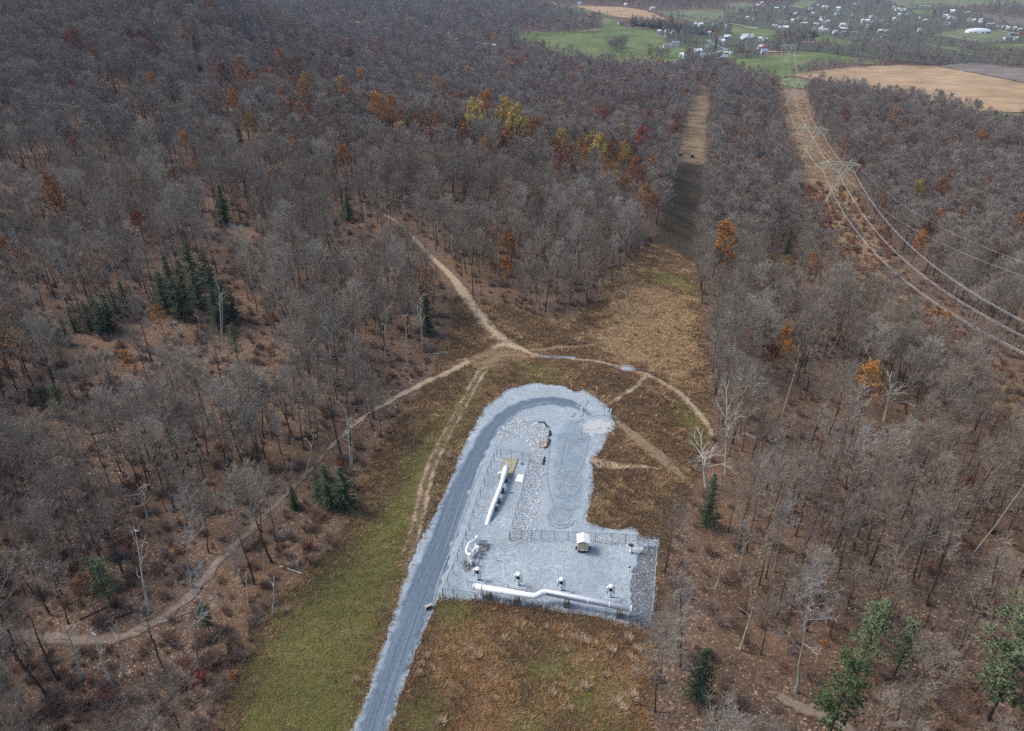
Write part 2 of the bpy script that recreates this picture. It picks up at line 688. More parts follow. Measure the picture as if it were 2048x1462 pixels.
def sheet(name, sdf, bbox, res, lift, mat, ext=None, bulge=0.0):
    """a surface lying on the ground wherever sdf>0, its rim following the contour"""
    x0, y0, x1, y1 = bbox
    xs = np.arange(x0 - res * 2, x1 + res * 3, res)
    ys = np.arange(y0 - res * 2, y1 + res * 3, res)
    X, Y = np.meshgrid(xs, ys)
    S = sdf(X, Y)
    pos = S > 0
    cell = pos[:-1, :-1] | pos[1:, :-1] | pos[:-1, 1:] | pos[1:, 1:]
    gy, gx = np.gradient(S, res)
    g2 = np.maximum(gx ** 2 + gy ** 2, .15)
    neg = S < 0
    lim = res * 1.1
    mx = np.clip(-S * gx / g2, -lim, lim)
    my = np.clip(-S * gy / g2, -lim, lim)
    X = np.where(neg, X + mx, X)
    Y = np.where(neg, Y + my, Y)
    used = np.zeros(S.shape, bool)
    used[:-1, :-1] |= cell
    used[1:, :-1] |= cell
    used[:-1, 1:] |= cell
    used[1:, 1:] |= cell
    idx = -np.ones(S.shape, int)
    idx[used] = np.arange(used.sum())
    xv, yv = X[used], Y[used]
    e = np.maximum(S[used], 0)
    zv = hz(xv, yv) + lift + bulge * np.clip(e / 1.5, 0, 1)
    j, i = np.nonzero(cell)
    F = np.stack([idx[j, i], idx[j, i + 1], idx[j + 1, i + 1], idx[j + 1, i]], 1)
    me = bpy.data.meshes.new(name)
    me.from_pydata(np.stack([xv, yv, zv], 1).tolist(), [], F.tolist())
    me.materials.append(mat)
    a = me.attributes.new('edge', 'FLOAT', 'POINT')
    a.data.foreach_set('value', e.astype(np.float32))
    if ext:
        for an, fn in ext.items():
            c = me.attributes.new(an, 'FLOAT_COLOR', 'POINT')
            c.data.foreach_set('color', fn(xv, yv).astype(np.float32).ravel())
    me.polygons.foreach_set('use_smooth', [True] * len(me.polygons))
    o = bpy.data.objects.new(name, me)
    COL.objects.link(o)
    return o


def bb(P, pad=0):
    return (P[:, 0].min() - pad, P[:, 1].min() - pad, P[:, 0].max() + pad, P[:, 1].max() + pad)


def poly_sheet(name, pts, res, lift, mat, rag=.6, rs=2.0, kind='structure', label=None, sub=24):
    P = poly(pts, sub)
    o = sheet(name, lambda x, y: sd_poly(x, y, P) + rag * wob(x, y, rs, len(pts)), bb(P, rag), res, lift, mat)
    if kind:
        o['kind'] = kind
    if label:
        o['label'] = label
    return o, P


def line_sheet(name, pts, hw, res, lift, mat, rag=.25, rs=1.5, twin=None, closed=False, L=None):
    L = line(pts) if L is None else L
    hws = np.array(hw, float) if hasattr(hw, '__len__') else np.array([hw, hw], float)

    def f(x, y):
        d, run, _ = seg_dist(x, y, L, closed)
        tot = np.hypot(*np.diff(L, axis=0).T).sum()
        h = np.interp(run / tot, np.linspace(0, 1, len(hws)), hws)
        if twin:
            d = np.abs(d - twin)
        return h - d + rag * wob(x, y, rs, len(pts))
    o = sheet(name, f, bb(L, hws.max() + rag + (twin or 0)), res, lift, mat)
    o['kind'] = 'structure'
    return o, L


# ------------------------------------------------------------------ clearings (no trees stand in them)
CLEAR_PX = [(250, 2600), (420, 1520), (450, 1400), (500, 1290), (560, 1190), (640, 1115), (700, 1040), (720, 960), (762, 885), (822, 805), (868, 745), (882, 700), (905, 645), (898, 590),
              (935, 592), (1000, 606), (1090, 642), (1150, 642), (1185, 602), (1218, 570), (1236, 542), (1268, 526),
              (1308, 480), (1335, 400), (1352, 325), (1372, 232), (1383, 192), (1390, 172), (1404, 172), (1420, 192), (1416, 232), (1413, 325), (1408, 400), (1400, 480), (1392, 540),
              (1400, 600), (1408, 680), (1420, 760), (1425, 850), (1400, 930), (1370, 1000), (1345, 1060), (1326, 1100), (1318, 1250), (1308, 1300), (1300, 1380), (1296, 1520), (1290, 2600)]
CLEAR = poly(CLEAR_PX)
POWER_PX = [(1555, 178), (1552, 218), (1569, 287), (1586, 328), (1600, 362), (1608, 403), (1638, 444), (1645, 492), (1668, 526), (1712, 566), (1785, 628), (1885, 716), (1965, 810), (2010, 905), (2060, 990), (2120, 1020),
              (2120, 830), (1985, 720), (1900, 640), (1832, 585), (1806, 528), (1791, 492), (1748, 444), (1722, 410), (1716, 369), (1680, 328), (1658, 294), (1632, 263), (1622, 218), (1608, 178)]
POWER = poly(POWER_PX)
FIELDS = {
    'green_a': [(1036, 66), (1110, 64), (1205, 57), (1198, 36), (1245, 42), (1252, 56), (1300, 61), (1328, 74), (1334, 92), (1376, 98), (1366, 126), (1330, 133), (1250, 126), (1165, 117), (1110, 107), (1060, 92), (1036, 80)],
    'tan_a': [(1146, 12), (1185, 12), (1256, 15), (1288, 21), (1336, 39), (1305, 41), (1244, 35), (1212, 30), (1183, 21)],
    'green_b': [(1078, 16), (1143, 13), (1183, 23), (1214, 32), (1195, 34), (1120, 23)],
    'pale_a': [(1312, 23), (1366, 20), (1447, 19), (1449, 42), (1392, 45), (1351, 38)],
    'pale_b': [(1447, 8), (1478, 4), (1502, 6), (1518, 20), (1480, 27), (1452, 22)],
    'pale_c': [(1578, 12), (1613, -4), (1636, 3), (1607, 18)],
    'green_c': [(1770, -8), (2060, -8), (2060, 13), (1975, 9), (1917, 14), (1821, 17), (1793, 9)],
    'green_d': [(1821, 20), (1878, 20), (1870, 32), (1835, 29)],
    'brown_a': [(1953, 26), (2060, 39), (2060, 56), (2003, 45)],
    'green_e': [(1465, 50), (1508, 55), (1551, 63), (1551, 80), (1508, 77), (1463, 68)],
    'green_f': [(1629, 69), (1672, 77), (1728, 89), (1690, 90), (1629, 83)],
    'green_g': [(1455, 111), (1500, 117), (1538, 112), (1590, 102), (1654, 107), (1760, 122), (1742, 129), (1684, 128), (1640, 128), (1606, 147), (1570, 156), (1530, 152), (1479, 138)],
    'green_h': [(1542, 162), (1580, 155), (1622, 162), (1608, 178), (1590, 176), (1562, 170)],
    'tan_b': [(1578, 151), (1684, 136), (1800, 130), (1868, 133), (1976, 152), (2070, 172), (2070, 226), (1961, 223), (1859, 202), (1800, 188), (1707, 172), (1654, 163)],
    'grey_a': [(1870, 132), (1946, 125), (2070, 140), (2070, 171), (1976, 151)],
    'green_i': [(1880, 211), (1961, 226), (2070, 229), (2070, 242), (2003, 241)],
    'arena': [(1866, 70), (1932, 57), (2024, 67), (2018, 82), (1964, 87)],
    'green_j': [(1838, 89), (1888, 92), (1982, 108), (1900, 101)],
    'green_k': [(1972, 91), (2060, 87), (2060, 103), (2010, 100)],
    'green_l': [(1455, 106), (1440, 112), (1425, 116), (1452, 124), (1490, 130), (1480, 116)],
}
FPOLY = {k: poly(v, 12) for k, v in FIELDS.items()}

# ------------------------------------------------------------------ the ground: one sheet to the horizon
GREEN_Z = [poly(p) for p in (
    [(960, 735), (905, 800), (835, 900), (780, 1000), (700, 1100), (600, 1200), (520, 1310), (455, 1462), (440, 1520), (690, 1520), (735, 1330), (790, 1180), (828, 1090), (848, 1000), (880, 930), (925, 850), (958, 790), (985, 745)],
    [(1045, 730), (1095, 732), (1115, 765), (1060, 768)],
    [(1290, 540), (1330, 545), (1405, 585), (1385, 590), (1320, 565)],
    [(1360, 780), (1400, 830), (1425, 900), (1395, 900), (1360, 830)],
    [(865, 1215), (930, 1210), (960, 1240), (900, 1260)],
    [(1050, 1335), (1125, 1308), (1160, 1340), (1085, 1362)], [(1120, 1400), (1185, 1345), (1225, 1385), (1165, 1445)], [(1020, 1450), (1085, 1415), (1100, 1500), (1030, 1530)], [(1180, 1470), (1240, 1440), (1260, 1500), (1190, 1530)],
    [(800, 1420), (870, 1380), (880, 1462), (820, 1500)],
)]
TAN_Z = [poly(p) for p in (
    [(1218, 575), (1250, 540), (1290, 568), (1385, 592), (1398, 690), (1385, 790), (1300, 745), (1180, 700), (1205, 650)],
    [(1352, 325), (1372, 232), (1383, 192), (1420, 192), (1416, 232), (1412, 325)],
    [(860, 1260), (1000, 1240), (1030, 1330), (1010, 1440), (900, 1400), (820, 1340)],
    [(760, 1250), (800, 1200), (770, 1300), (720, 1400), (700, 1462), (680, 1462)],
    [(1560, 178), (1608, 178), (1640, 300), (1600, 300)], [(1620, 430), (1730, 430), (1770, 500), (1680, 520)], [(1650, 380), (1715, 390), (1720, 410), (1640, 410)],
    [(960, 680), (1000, 690), (1060, 710), (1000, 745), (950, 725)],
)]


def zones(x, y):
    x, y = np.asarray(x, float), np.asarray(y, float)
    near = (y < 1400) & (np.abs(x) < 700)
    z = np.zeros((len(x), 4), np.float32)
    z[:, 3] = 1
    if near.any():
        a, b = x[near], y[near]
        soft = 3.0 + b * .012

        def wgt(P):
            return np.clip(.5 + sd_poly(a, b, P) / soft * .5, 0, 1)
        z[near, 0] = np.maximum(wgt(CLEAR), wgt(POWER))
        z[near, 1] = np.maximum(np.max([wgt(P) for P in TAN_Z], 0) * .85, wgt(POWER) * .52)
        z[near, 2] = np.max([wgt(P) for P in GREEN_Z], 0) * .85
    return z


V = np.stack([GX.ravel(), np.repeat(GY, NU), GZ.ravel()], 1)
nr = len(GY)
ii = np.arange((nr - 1) * NU).reshape(nr - 1, NU)[:, :-1].ravel()
F = np.stack([ii, ii + 1, ii + NU + 1, ii + NU], 1)
me = bpy.data.meshes.new('ground')
me.from_pydata(V.tolist(), [], F.tolist())
me.materials.append(MAT['ground'])
a = me.attributes.new('zone', 'FLOAT_COLOR', 'POINT')
a.data.foreach_set('color', zones(V[:, 0], V[:, 1]).ravel())
me.polygons.foreach_set('use_smooth', [True] * len(me.polygons))
ground = bpy.data.objects.new('ground', me)
COL.objects.link(ground)
ground['kind'] = 'structure'

# ------------------------------------------------------------------ gravel, road and tracks
PAD = poly([(690, 1500), (735, 1380), (775, 1262), (800, 1190), (822, 1120), (862, 1040), (885, 1000), (915, 920), (938, 868), (975, 808), (1020, 777), (1075, 766), (1125, 772), (1150, 785), (1166, 778), (1185, 789),
            (1215, 812), (1230, 848), (1210, 885), (1192, 915), (1185, 925), (1186, 955), (1182, 1005), (1172, 1045), (1200, 1054), (1245, 1060), (1262, 1055), (1275, 1064), (1276, 1076), (1318, 1078), (1306, 1258), (1255, 1250),
            (1180, 1232), (1080, 1215), (960, 1200), (880, 1196), (858, 1212), (838, 1262), (812, 1330), (785, 1400), (755, 1500)], 16)
o = sheet('gravel_pad', lambda x, y: sd_poly(x, y, PAD) + .35 * wob(x, y, 2.3, 1) + .28 * wob(x, y, .55, 4), bb(PAD, 1), .4, .035, MAT['gravel'], bulge=.05)
o['kind'] = 'structure'
ROADL = line([(728, 1520), (765, 1400), (808, 1280), (848, 1175), (880, 1100), (905, 1030), (928, 965), (955, 905), (985, 855), (1030, 818), (1085, 803), (1140, 808), (1180, 830)])


def road_sd(x, y):
    d, run, _ = seg_dist(x, y, ROADL)
    tot = np.hypot(*np.diff(ROADL, axis=0).T).sum()
    h = np.interp(run / tot, [0, .15, .3, .45, .6, .8, .93, 1], [2.3, 2.5, 3.3, 3.3, 2.5, 2.2, 2.4, .8])
    return h - d + .3 * wob(x, y, 1.2, 3)


def road_uv(x, y):
    d, run, side = seg_dist(x, y, ROADL)
    return np.stack([side, run, d * 0, d * 0 + 1], 1)


o = sheet('access_road', road_sd, bb(ROADL, 4), .35, .10, MAT['road'], {'along': road_uv})
o['kind'] = 'structure'

MAT['trail_soft'] = m_trail('grassy_worn_dirt', (.15, .105, .065), (.255, .19, .12), (.13, .085, .048))
trails = [
    # name, points, half widths, material, twin-rut offset
    ('dirt_track', [(735, 425), (775, 432), (815, 462), (860, 512), (900, 550), (930, 590), (955, 625), (985, 662), (1020, 690), (1068, 712)], [.7, .9, 1.1, 1.5, 2.0, 2.5, 2.2], 'trail', None),
    ('dirt_track', [(1000, 690), (940, 722), (880, 752), (820, 780), (770, 808), (730, 832), (690, 868), (655, 900), (625, 935)], [2.0, 1.7, 1.3, 1.1, .85, .7, .55], 'trail', None),
    ('dirt_track', [(1010, 705), (975, 730), (950, 765), (925, 812), (898, 860), (872, 912), (855, 955), (845, 1000), (835, 1045), (822, 1090), (806, 1125)], [1.2, .85, .55, .42, .45, .55, .7, .5, .2], 'trail', .85),
    ('forest_track', [(-60, 1262), (0, 1264), (70, 1272), (160, 1280), (230, 1276), (290, 1252), (340, 1225), (390, 1180), (430, 1130), (465, 1095), (500, 1060), (550, 1010), (600, 960), (640, 920)], [1.4, 1.3, 1.2, 1.1, 1.0, .9, .7], 'trail_wood', None),
    ('dirt_track', [(1140, 718), (1200, 724), (1250, 738), (1290, 748), (1330, 768), (1365, 792), (1400, 830), (1425, 870)], [1.1, 1.0, 1.1, 1.3, 1.2, .9], 'trail', None),
    ('dirt_track', [(1290, 750), (1278, 768), (1250, 788), (1222, 805)], [.9, .8, .7], 'trail', None),
    ('dirt_track', [(1235, 845), (1262, 868), (1290, 890), (1320, 915), (1345, 935), (1365, 955)], [.9, 1.5, 2.2, 2.6, 1.8, .8], 'trail_soft', None),
    ('dirt_track', [(1100, 728), (1125, 745), (1150, 768), (1160, 780)], [.5, .6, .6], 'trail_soft', None),
    ('dirt_track', [(1068, 700), (1120, 695), (1180, 690), (1225, 672), (1250, 640), (1255, 600), (1245, 565), (1235, 548)], [1.5, .9, .7, .8, 1.1, .7, .6], 'trail_soft', None),
    ('dirt_track', [(1250, 632), (1300, 612), (1340, 598)], [.6, .6], 'trail_soft', None),
    ('forest_track', [(1570, 1400), (1620, 1420), (1680, 1450), (1740, 1500)], [1.2, 1.5], 'trail_wood', None),
]
for nm, pts, hw, mt, tw in trails:
    line_sheet(nm, pts, hw, .45, .05 + .004 * trails.index((nm, pts, hw, mt, tw)), MAT[mt], rag=.4 if tw else .6, rs=1.3, twin=tw)
poly_sheet('sand_patch', [(1178, 925), (1190, 915), (1215, 922), (1250, 928), (1290, 930), (1325, 940), (1290, 938), (1230, 940), (1195, 938)], .35, .135, MAT['sand'], .35, .8)
poly_sheet('sand_patch', [(940, 712), (975, 696), (1020, 698), (1065, 710), (1040, 726), (1000, 740), (958, 742), (945, 728)], .4, .105, MAT['trail_soft'], 1.3, 1.1)
poly_sheet('sand_patch', [(1165, 845), (1195, 838), (1222, 845), (1220, 865), (1185, 872), (1165, 862)], .35, .13, m_trail('sand_dusted_stone', (.33, .36, .37), (.45, .46, .44), (.39, .44, .475)), 1.4, .9)
poly_sheet('gravel_patch', [(1074, 710), (1110, 711), (1150, 714), (1150, 718), (1105, 717), (1076, 715)], .35, .10, MAT['gravel_dk'], .35, .7)
poly_sheet('gravel_patch', [(1241, 730), (1265, 731), (1280, 738), (1258, 743), (1243, 741)], .3, .12, MAT['gravel'], .25, .6)


poly_sheet('gravel_lane', [(1098, 870), (1130, 835), (1185, 838), (1195, 880), (1180, 925), (1178, 1000), (1165, 1040), (1125, 1052), (1088, 1050), (1092, 980)], .4, .115, m_gravel('lane_stone', (.12, .16, .195), (.205, .26, .305), (.34, .39, .43), fade=(.30, .35, .385)), .8, 2.0)
poly_sheet('gravel_lane', [(935, 1000), (960, 930), (985, 890), (1000, 880), (985, 920), (968, 970), (940, 1050), (905, 1140), (885, 1170), (905, 1090)], .35, .12, m_gravel('lane_edge_stone', (.13, .17, .205), (.225, .28, .325), (.36, .41, .45), fade=(.30, .35, .385)), .7, 1.4)


poly_sheet('gravel_strip', [(1286, 1093), (1313, 1094), (1309, 1165), (1303, 1257), (1255, 1251), (1261, 1215), (1261, 1160), (1275, 1118)], .35, .125, m_gravel('dark_stone_bed', (.055, .062, .072), (.105, .115, .128), (.19, .20, .21)), .4, .9)
for k, pts in enumerate([[(1348, 600), (1352, 640), (1340, 680), (1336, 730)], [(1362, 600), (1358, 650), (1350, 690)], [(1312, 645), (1316, 690), (1322, 725)], [(1300, 660), (1304, 700), (1296, 730)], [(1262, 600), (1270, 650), (1262, 690)]]):
    line_sheet('wheel_mark', pts, .45, .35, .05 + .003 * k, m_trail('dark_worn_grass', (.06, .042, .028), (.11, .078, .05), (.16, .115, .07)), rag=.5, rs=1.2)


poly_sheet('mown_strip', [(1332, 405), (1353, 330), (1409, 330), (1404, 400), (1397, 470), (1390, 520), (1330, 512), (1300, 497), (1315, 470)], 1.2, .06, m_trail('dark_mown_scrub', (.042, .034, .022), (.092, .072, .043), (.125, .092, .055)), 2.2, 5.0)


def arcs(name, specs, mat, hw, lift):
    for k, (cx, cy, rx, ry, a0, a1) in enumerate(specs):
        t = np.radians(np.linspace(a0, a1, 26))
        L = G(cx + rx * np.cos(t), cy - ry * np.sin(t))[:, :2]
        line_sheet(name, [0] * (k + 3), hw, .14, lift + .003 * (k % 6), mat, rag=hw * .55, rs=.8, L=L)


arcs('wheel_mark', [(990, 722, 32, 21, -80, 130), (1262, 834, 22, 12, 20, 210)], MAT['trail_soft'], .11, .15)
arcs('wheel_mark', [(1205, 840, 30, 9, 20, 160), (1180, 835, 35, 26, 200, 310)], MAT['sand_faint'], .14, .15)
arcs('wheel_mark', [(1122, 1035, 27, 22, 120, 340), (1122, 1033, 23, 18, 150, 330), (1124, 1030, 17, 13, 190, 390), (1140, 960, 17, 14, 100, 330), (1138, 962, 12, 10, 60, 250), (1140, 975, 22, 18, 130, 300), (1150, 940, 30, 40, 150, 250), (1125, 985, 18, 12, 190, 330), (1160, 905, 26, 22, 80, 180), (1135, 1000, 32, 20, 220, 320), (1142, 960, 20, 30, -60, 50), (1142, 1025, 40, 26, 170, 260), (1165, 980, 14, 20, 40, 140), (1130, 1005, 24, 14, 20, 120), (1146, 930, 18, 26, 200, 300), (1134, 965, 26, 22, 60, 130)], MAT['scuff'], .17, .15)
for k, (pts, hw) in enumerate([([(1164, 840), (1162, 865), (1160, 880)], .12), ([(1175, 802), (1170, 812)], .25), ([(1153, 812), (1163, 818)], .3), ([(1208, 808), (1207, 832)], .14), ([(1222, 818), (1220, 836)], .14), ([(1163, 815), (1162, 832)], .4), ([(1143, 834), (1150, 828)], .22), ([(1150, 845), (1165, 838)], .25)]):
    line_sheet('wheel_mark', pts, hw, .13, .19 + .003 * k, MAT['sand_faint'], rag=hw * .5, rs=.7)
for k, pts in enumerate([[(940, 1000), (905, 1090), (878, 1160), (868, 1200)], [(950, 960), (925, 1030), (905, 1090)], [(965, 930), (940, 990), (925, 1040)], [(1100, 890), (1095, 960), (1110, 1020)], [(1000, 860), (1050, 815), (1100, 806)], [(1130, 880), (1120, 930)], [(1175, 890), (1165, 930), (1150, 950)]]):
    line_sheet('wheel_mark', pts, .15, .14, .15 + .003 * k, MAT['scuff'], rag=.08, rs=.9)

# ------------------------------------------------------------------ far fields, roads
MAT['f_green'] = m_field('pasture', (.075, .115, .035), (.150, .175, .065), None, (.185, .185, .080))
MAT['f_pale'] = m_field('pale_pasture', (.125, .145, .070), (.200, .205, .115), .3)
MAT['f_tan'] = m_field('corn_stubble', (.310, .205, .115), (.440, .315, .190), .25)
MAT['f_grey'] = m_field('harvested_field', (.165, .135, .115), (.235, .200, .175), .2)
MAT['f_brown'] = m_field('fallow_field', (.125, .110, .080), (.185, .165, .125), .2)
MAT['asphalt'] = paint('worn_asphalt', (.19, .20, .22), .9, 0, .15, .4)
MAT['farm_dirt'] = m_field('farm_dirt', (.25, .20, .15), (.40, .34, .27))
fm = {'tan_a': 'f_tan', 'tan_b': 'f_tan', 'grey_a': 'f_grey', 'brown_a': 'f_brown', 'pale_a': 'f_pale', 'pale_b': 'f_pale', 'pale_c': 'f_pale', 'arena': 'f_pale', 'green_c': 'f_pale'}
MAT['lawn'] = m_field('village_lawns', (.062, .074, .046), (.105, .118, .070), None, (.080, .068, .056))
VILLAGE = poly([(1300, 62), (1360, 50), (1450, 18), (1575, 6), (1640, -6), (1790, -6), (1950, 18), (2070, 40), (2070, 135), (1985, 125), (1880, 128), (1760, 118), (1600, 100), (1545, 96), (1520, 116), (1420, 130), (1340, 140), (1370, 100)], 16)
o = sheet('village_lawn', lambda x, y: sd_poly(x, y, VILLAGE) + 12 * wob(x, y, 60, 2), bb(VILLAGE, 12), 12.0, .2, MAT['lawn'])
o['kind'] = 'structure'
for k, v in FPOLY.items():
    P = v
    o = sheet('field', lambda x, y: sd_poly(x, y, P) + 3 * wob(x, y, 22, len(k)), bb(P, 3), 6.0 if k[-1] in 'abch' else 4.0, .35 + .02 * list(FPOLY).index(k), MAT[fm.get(k, 'f_green')])
    o['kind'] = 'structure'
for pts, hw, mt in [([(1300, 131), (1363, 125), (1394, 118), (1417, 110), (1441, 103), (1452, 99), (1441, 95), (1424, 88), (1417, 81)], 4.5, 'asphalt'), ([(1462, 48), (1490, 53), (1512, 56)], 4, 'farm_dirt'),
                    ([(1535, 108), (1560, 109), (1600, 112)], 4, 'farm_dirt'), ([(1560, 104), (1548, 104), (1535, 104)], 6, 'farm_dirt'),
                    ([(1868, 71), (1900, 76), (1962, 85), (2016, 81)], 3.0, 'f_brown'), ([(1905, 68), (1950, 76), (2016, 78)], 3.0, 'f_brown'), ([(1980, 60), (2040, 68)], 5, 'farm_dirt'), ([(1080, -2), (1110, 8), (1130, 14)], 5, 'farm_dirt')]:
    line_sheet('road', pts, hw, 2.0, .9, MAT[mt], rag=.5, rs=8)

# ------------------------------------------------------------------ tree kinds: each is a (trunk mesh, crown mesh) pair
MAT['twig'] = m_twig('bare_twigs', [(0, (0.158, 0.128, 0.104)), (.25, (0.246, 0.211, 0.172)), (.5, (0.203, 0.159, 0.124)), (.75, (0.321, 0.286, 0.237)), (1, (0.412, 0.384, 0.319))])
MAT['twig_far'] = m_twig('bare_twigs_far', [(0, (0.167, 0.136, 0.117)), (.3, (0.262, 0.224, 0.190)), (.5, (0.219, 0.167, 0.133)), (.8, (0.315, 0.276, 0.234)), (1, (0.262, 0.193, 0.143))])
MAT['twig_pale'] = m_twig('pale_twigs', [(0, (.25, .23, .22)), (1, (.38, .36, .34))])
MAT['brush'] = m_twig('brush_twigs', [(0, (0.144, 0.088, 0.064)), (.4, (0.240, 0.152, 0.112)), (.7, (0.208, 0.168, 0.152)), (1, (0.304, 0.192, 0.120))])
MAT['rust'] = m_leaf('rust_leaves', [(.15, (0.135, 0.051, 0.024)), (.40, (0.257, 0.095, 0.032)), (.62, (0.365, 0.155, 0.047)), (.85, (0.297, 0.142, 0.068))])
MAT['orange'] = m_leaf('orange_leaves', [(.2, (0.280, 0.098, 0.018)), (.5, (0.430, 0.173, 0.027)), (.8, (0.494, 0.230, 0.044))])
MAT['brown'] = m_leaf('brown_leaves', [(.2, (0.128, 0.063, 0.042)), (.5, (0.203, 0.102, 0.063)), (.8, (0.277, 0.138, 0.075))])
MAT['yellow'] = m_leaf('yellow_leaves', [(.2, (0.304, 0.196, 0.034)), (.5, (0.425, 0.300, 0.057)), (.8, (0.506, 0.373, 0.092))])
MAT['red'] = m_leaf('red_leaves', [(.2, (0.203, 0.047, 0.030)), (.6, (0.324, 0.074, 0.041)), (.9, (0.270, 0.095, 0.054))])
MAT['needle'] = m_leaf('dark_needles', [(.15, (.018, .029, .016)), (.5, (.034, .054, .026)), (.85, (.058, .084, .040))], .6)
MAT['needle_lt'] = m_leaf('pale_needles', [(.15, (0.097, 0.133, 0.066)), (.5, (0.166, 0.207, 0.109)), (.85, (0.235, 0.277, 0.155))], .6)
MAT['needle_br'] = m_leaf('bright_needles', [(.15, (0.041, 0.067, 0.028)), (.5, (0.070, 0.106, 0.044)), (.85, (0.108, 0.147, 0.064))], .6)


def unit(v):
    l = math.sqrt(v[0] ** 2 + v[1] ** 2 + v[2] ** 2) + 1e-9
    return (v[0] / l, v[1] / l, v[2] / l)


def jit(r, d, a):
    return unit((d[0] + r.uniform(-a, a), d[1] + r.uniform(-a, a), d[2] + r.uniform(-a, a)))


def along(p, d, l):
    return (p[0] + d[0] * l, p[1] + d[1] * l, p[2] + d[2] * l)


def leafq(mb, r, p, s):
    a = jit(r, (0, 0, 0), 1)
    b = jit(r, (0, 0, 0), 1)
    mb.add([along(p, a, s), along(p, b, s * .6), along(p, a, -s), along(p, b, -s * .6)], [(0, 1, 2, 3)], 1)


def decid(seed, H=17.0, R=3.6, base=.42, limbs=16, subs=7, twigs=7, tr=.026, tl=1.0, leaf=0, ls=.22, trunk_r=.012, lean=.8, forks=2, up=.35, dome=24):
    """deciduous tree: returns trunk MB, crown MB (material 0 twigs, 1 leaves)"""
    r = random.Random(seed)
    T, Cr = MB(), MB()
    n = 7
    pts, rad = [], []
    x = y = 0.0
    dx, dy = r.uniform(-lean, lean) / n, r.uniform(-lean, lean) / n
    for i in range(n + 1):
        t = i / n
        pts.append((x, y, H * .93 * t - (.25 if i == 0 else 0)))
        rad.append(H * trunk_r * (1.25 if i == 0 else 1) * (1 - .85 * t))
        x += dx + r.uniform(-.22, .22)
        y += dy + r.uniform(-.22, .22)
    T.tube(pts, rad, 6, 0)

    def trunk_at(t):
        k = min(t * n, n - 1e-6)
        i = int(k)
        f = k - i
        return tuple(pts[i][c] * (1 - f) + pts[i + 1][c] * f for c in range(3)), rad[i] * (1 - f) + rad[i + 1] * f
    az = r.uniform(0, 6.28)
    for k in range(limbs):
        t = base + (1 - base) * (k / max(1, limbs - 1)) ** .85 * .97
        p, tr0 = trunk_at(t)
        az += 2.4 + r.uniform(-.4, .4)
        q_ = (t - base) / (1 - base)
        e = math.radians(dome + (74 - dome) * q_ ** 1.2 + r.uniform(-9, 9))
        prof = math.sqrt(max(.05, 1 - (.78 * q_) ** 2)) * (.72 + .28 * min(1, q_ * 4))
        L = R * prof * r.uniform(.88, 1.12) + .3
        d = (math.cos(az) * math.cos(e), math.sin(az) * math.cos(e), math.sin(e))
        br = max(.025, min(tr0 * .62, .028 * L))
        bp, bd = [p], [d]
        q = p
        for s in range(4):
            d = unit((d[0] + r.uniform(-.16, .16), d[1] + r.uniform(-.16, .16), d[2] + up * .28 + r.uniform(-.08, .1)))
            q = along(q, d, L / 4)
            bp.append(q)
            bd.append(d)
        (T if k % 3 == 0 and br > .05 else Cr).tube(bp, [br, br * .8, br * .6, br * .42, br * .2], 4, 0, cap=False)
        for s in range(subs):
            u = .26 + .74 * ((s + r.random()) / subs) ** .7
            i = min(3, int(u * 4))
            f = u * 4 - i
            sp = tuple(bp[i][c] * (1 - f) + bp[i + 1][c] * f for c in range(3))
            sd = jit(r, unit((bd[i][0], bd[i][1], bd[i][2] + up)), .75)
            sl = L * r.uniform(.25, .48) * (1.15 - .4 * u) + .35
            m = along(sp, sd, sl * .55)
            sd2 = unit((sd[0] + r.uniform(-.25, .25), sd[1] + r.uniform(-.25, .25), sd[2] + up * .6))
            en = along(m, sd2, sl * .5)
            Cr.tube([sp, m], [br * .38, br * .25], 3, 0, cap=False)
            Cr.spike(m, en, max(br * .25, tr), 0)
            for w in range(twigs):
                g = r.random()
                tp = tuple(m[c] * (1 - g) + en[c] * g for c in range(3)) if r.random() < .7 else tuple(sp[c] * (1 - g) + m[c] * g for c in range(3))
                td = jit(r, unit((sd2[0], sd2[1], sd2[2] + up)), .85)
                ll = tl * r.uniform(.5, 1.15)
                te = along(tp, td, ll)
                Cr.spike(tp, te, tr * r.uniform(.7, 1.15), 0)
                for _ in range(forks):
                    g2 = r.uniform(.25, .8)
                    fp = along(tp, td, ll * g2)
                    Cr.spike(fp, along(fp, jit(r, td, .7), ll * r.uniform(.35, .6)), tr * .72, 0)
                for _ in range(leaf):
                    leafq(Cr, r, along(tp, jit(r, td, .4), ll * r.uniform(.2, 1.1)), ls * r.uniform(.6, 1.3))
    return T, Cr


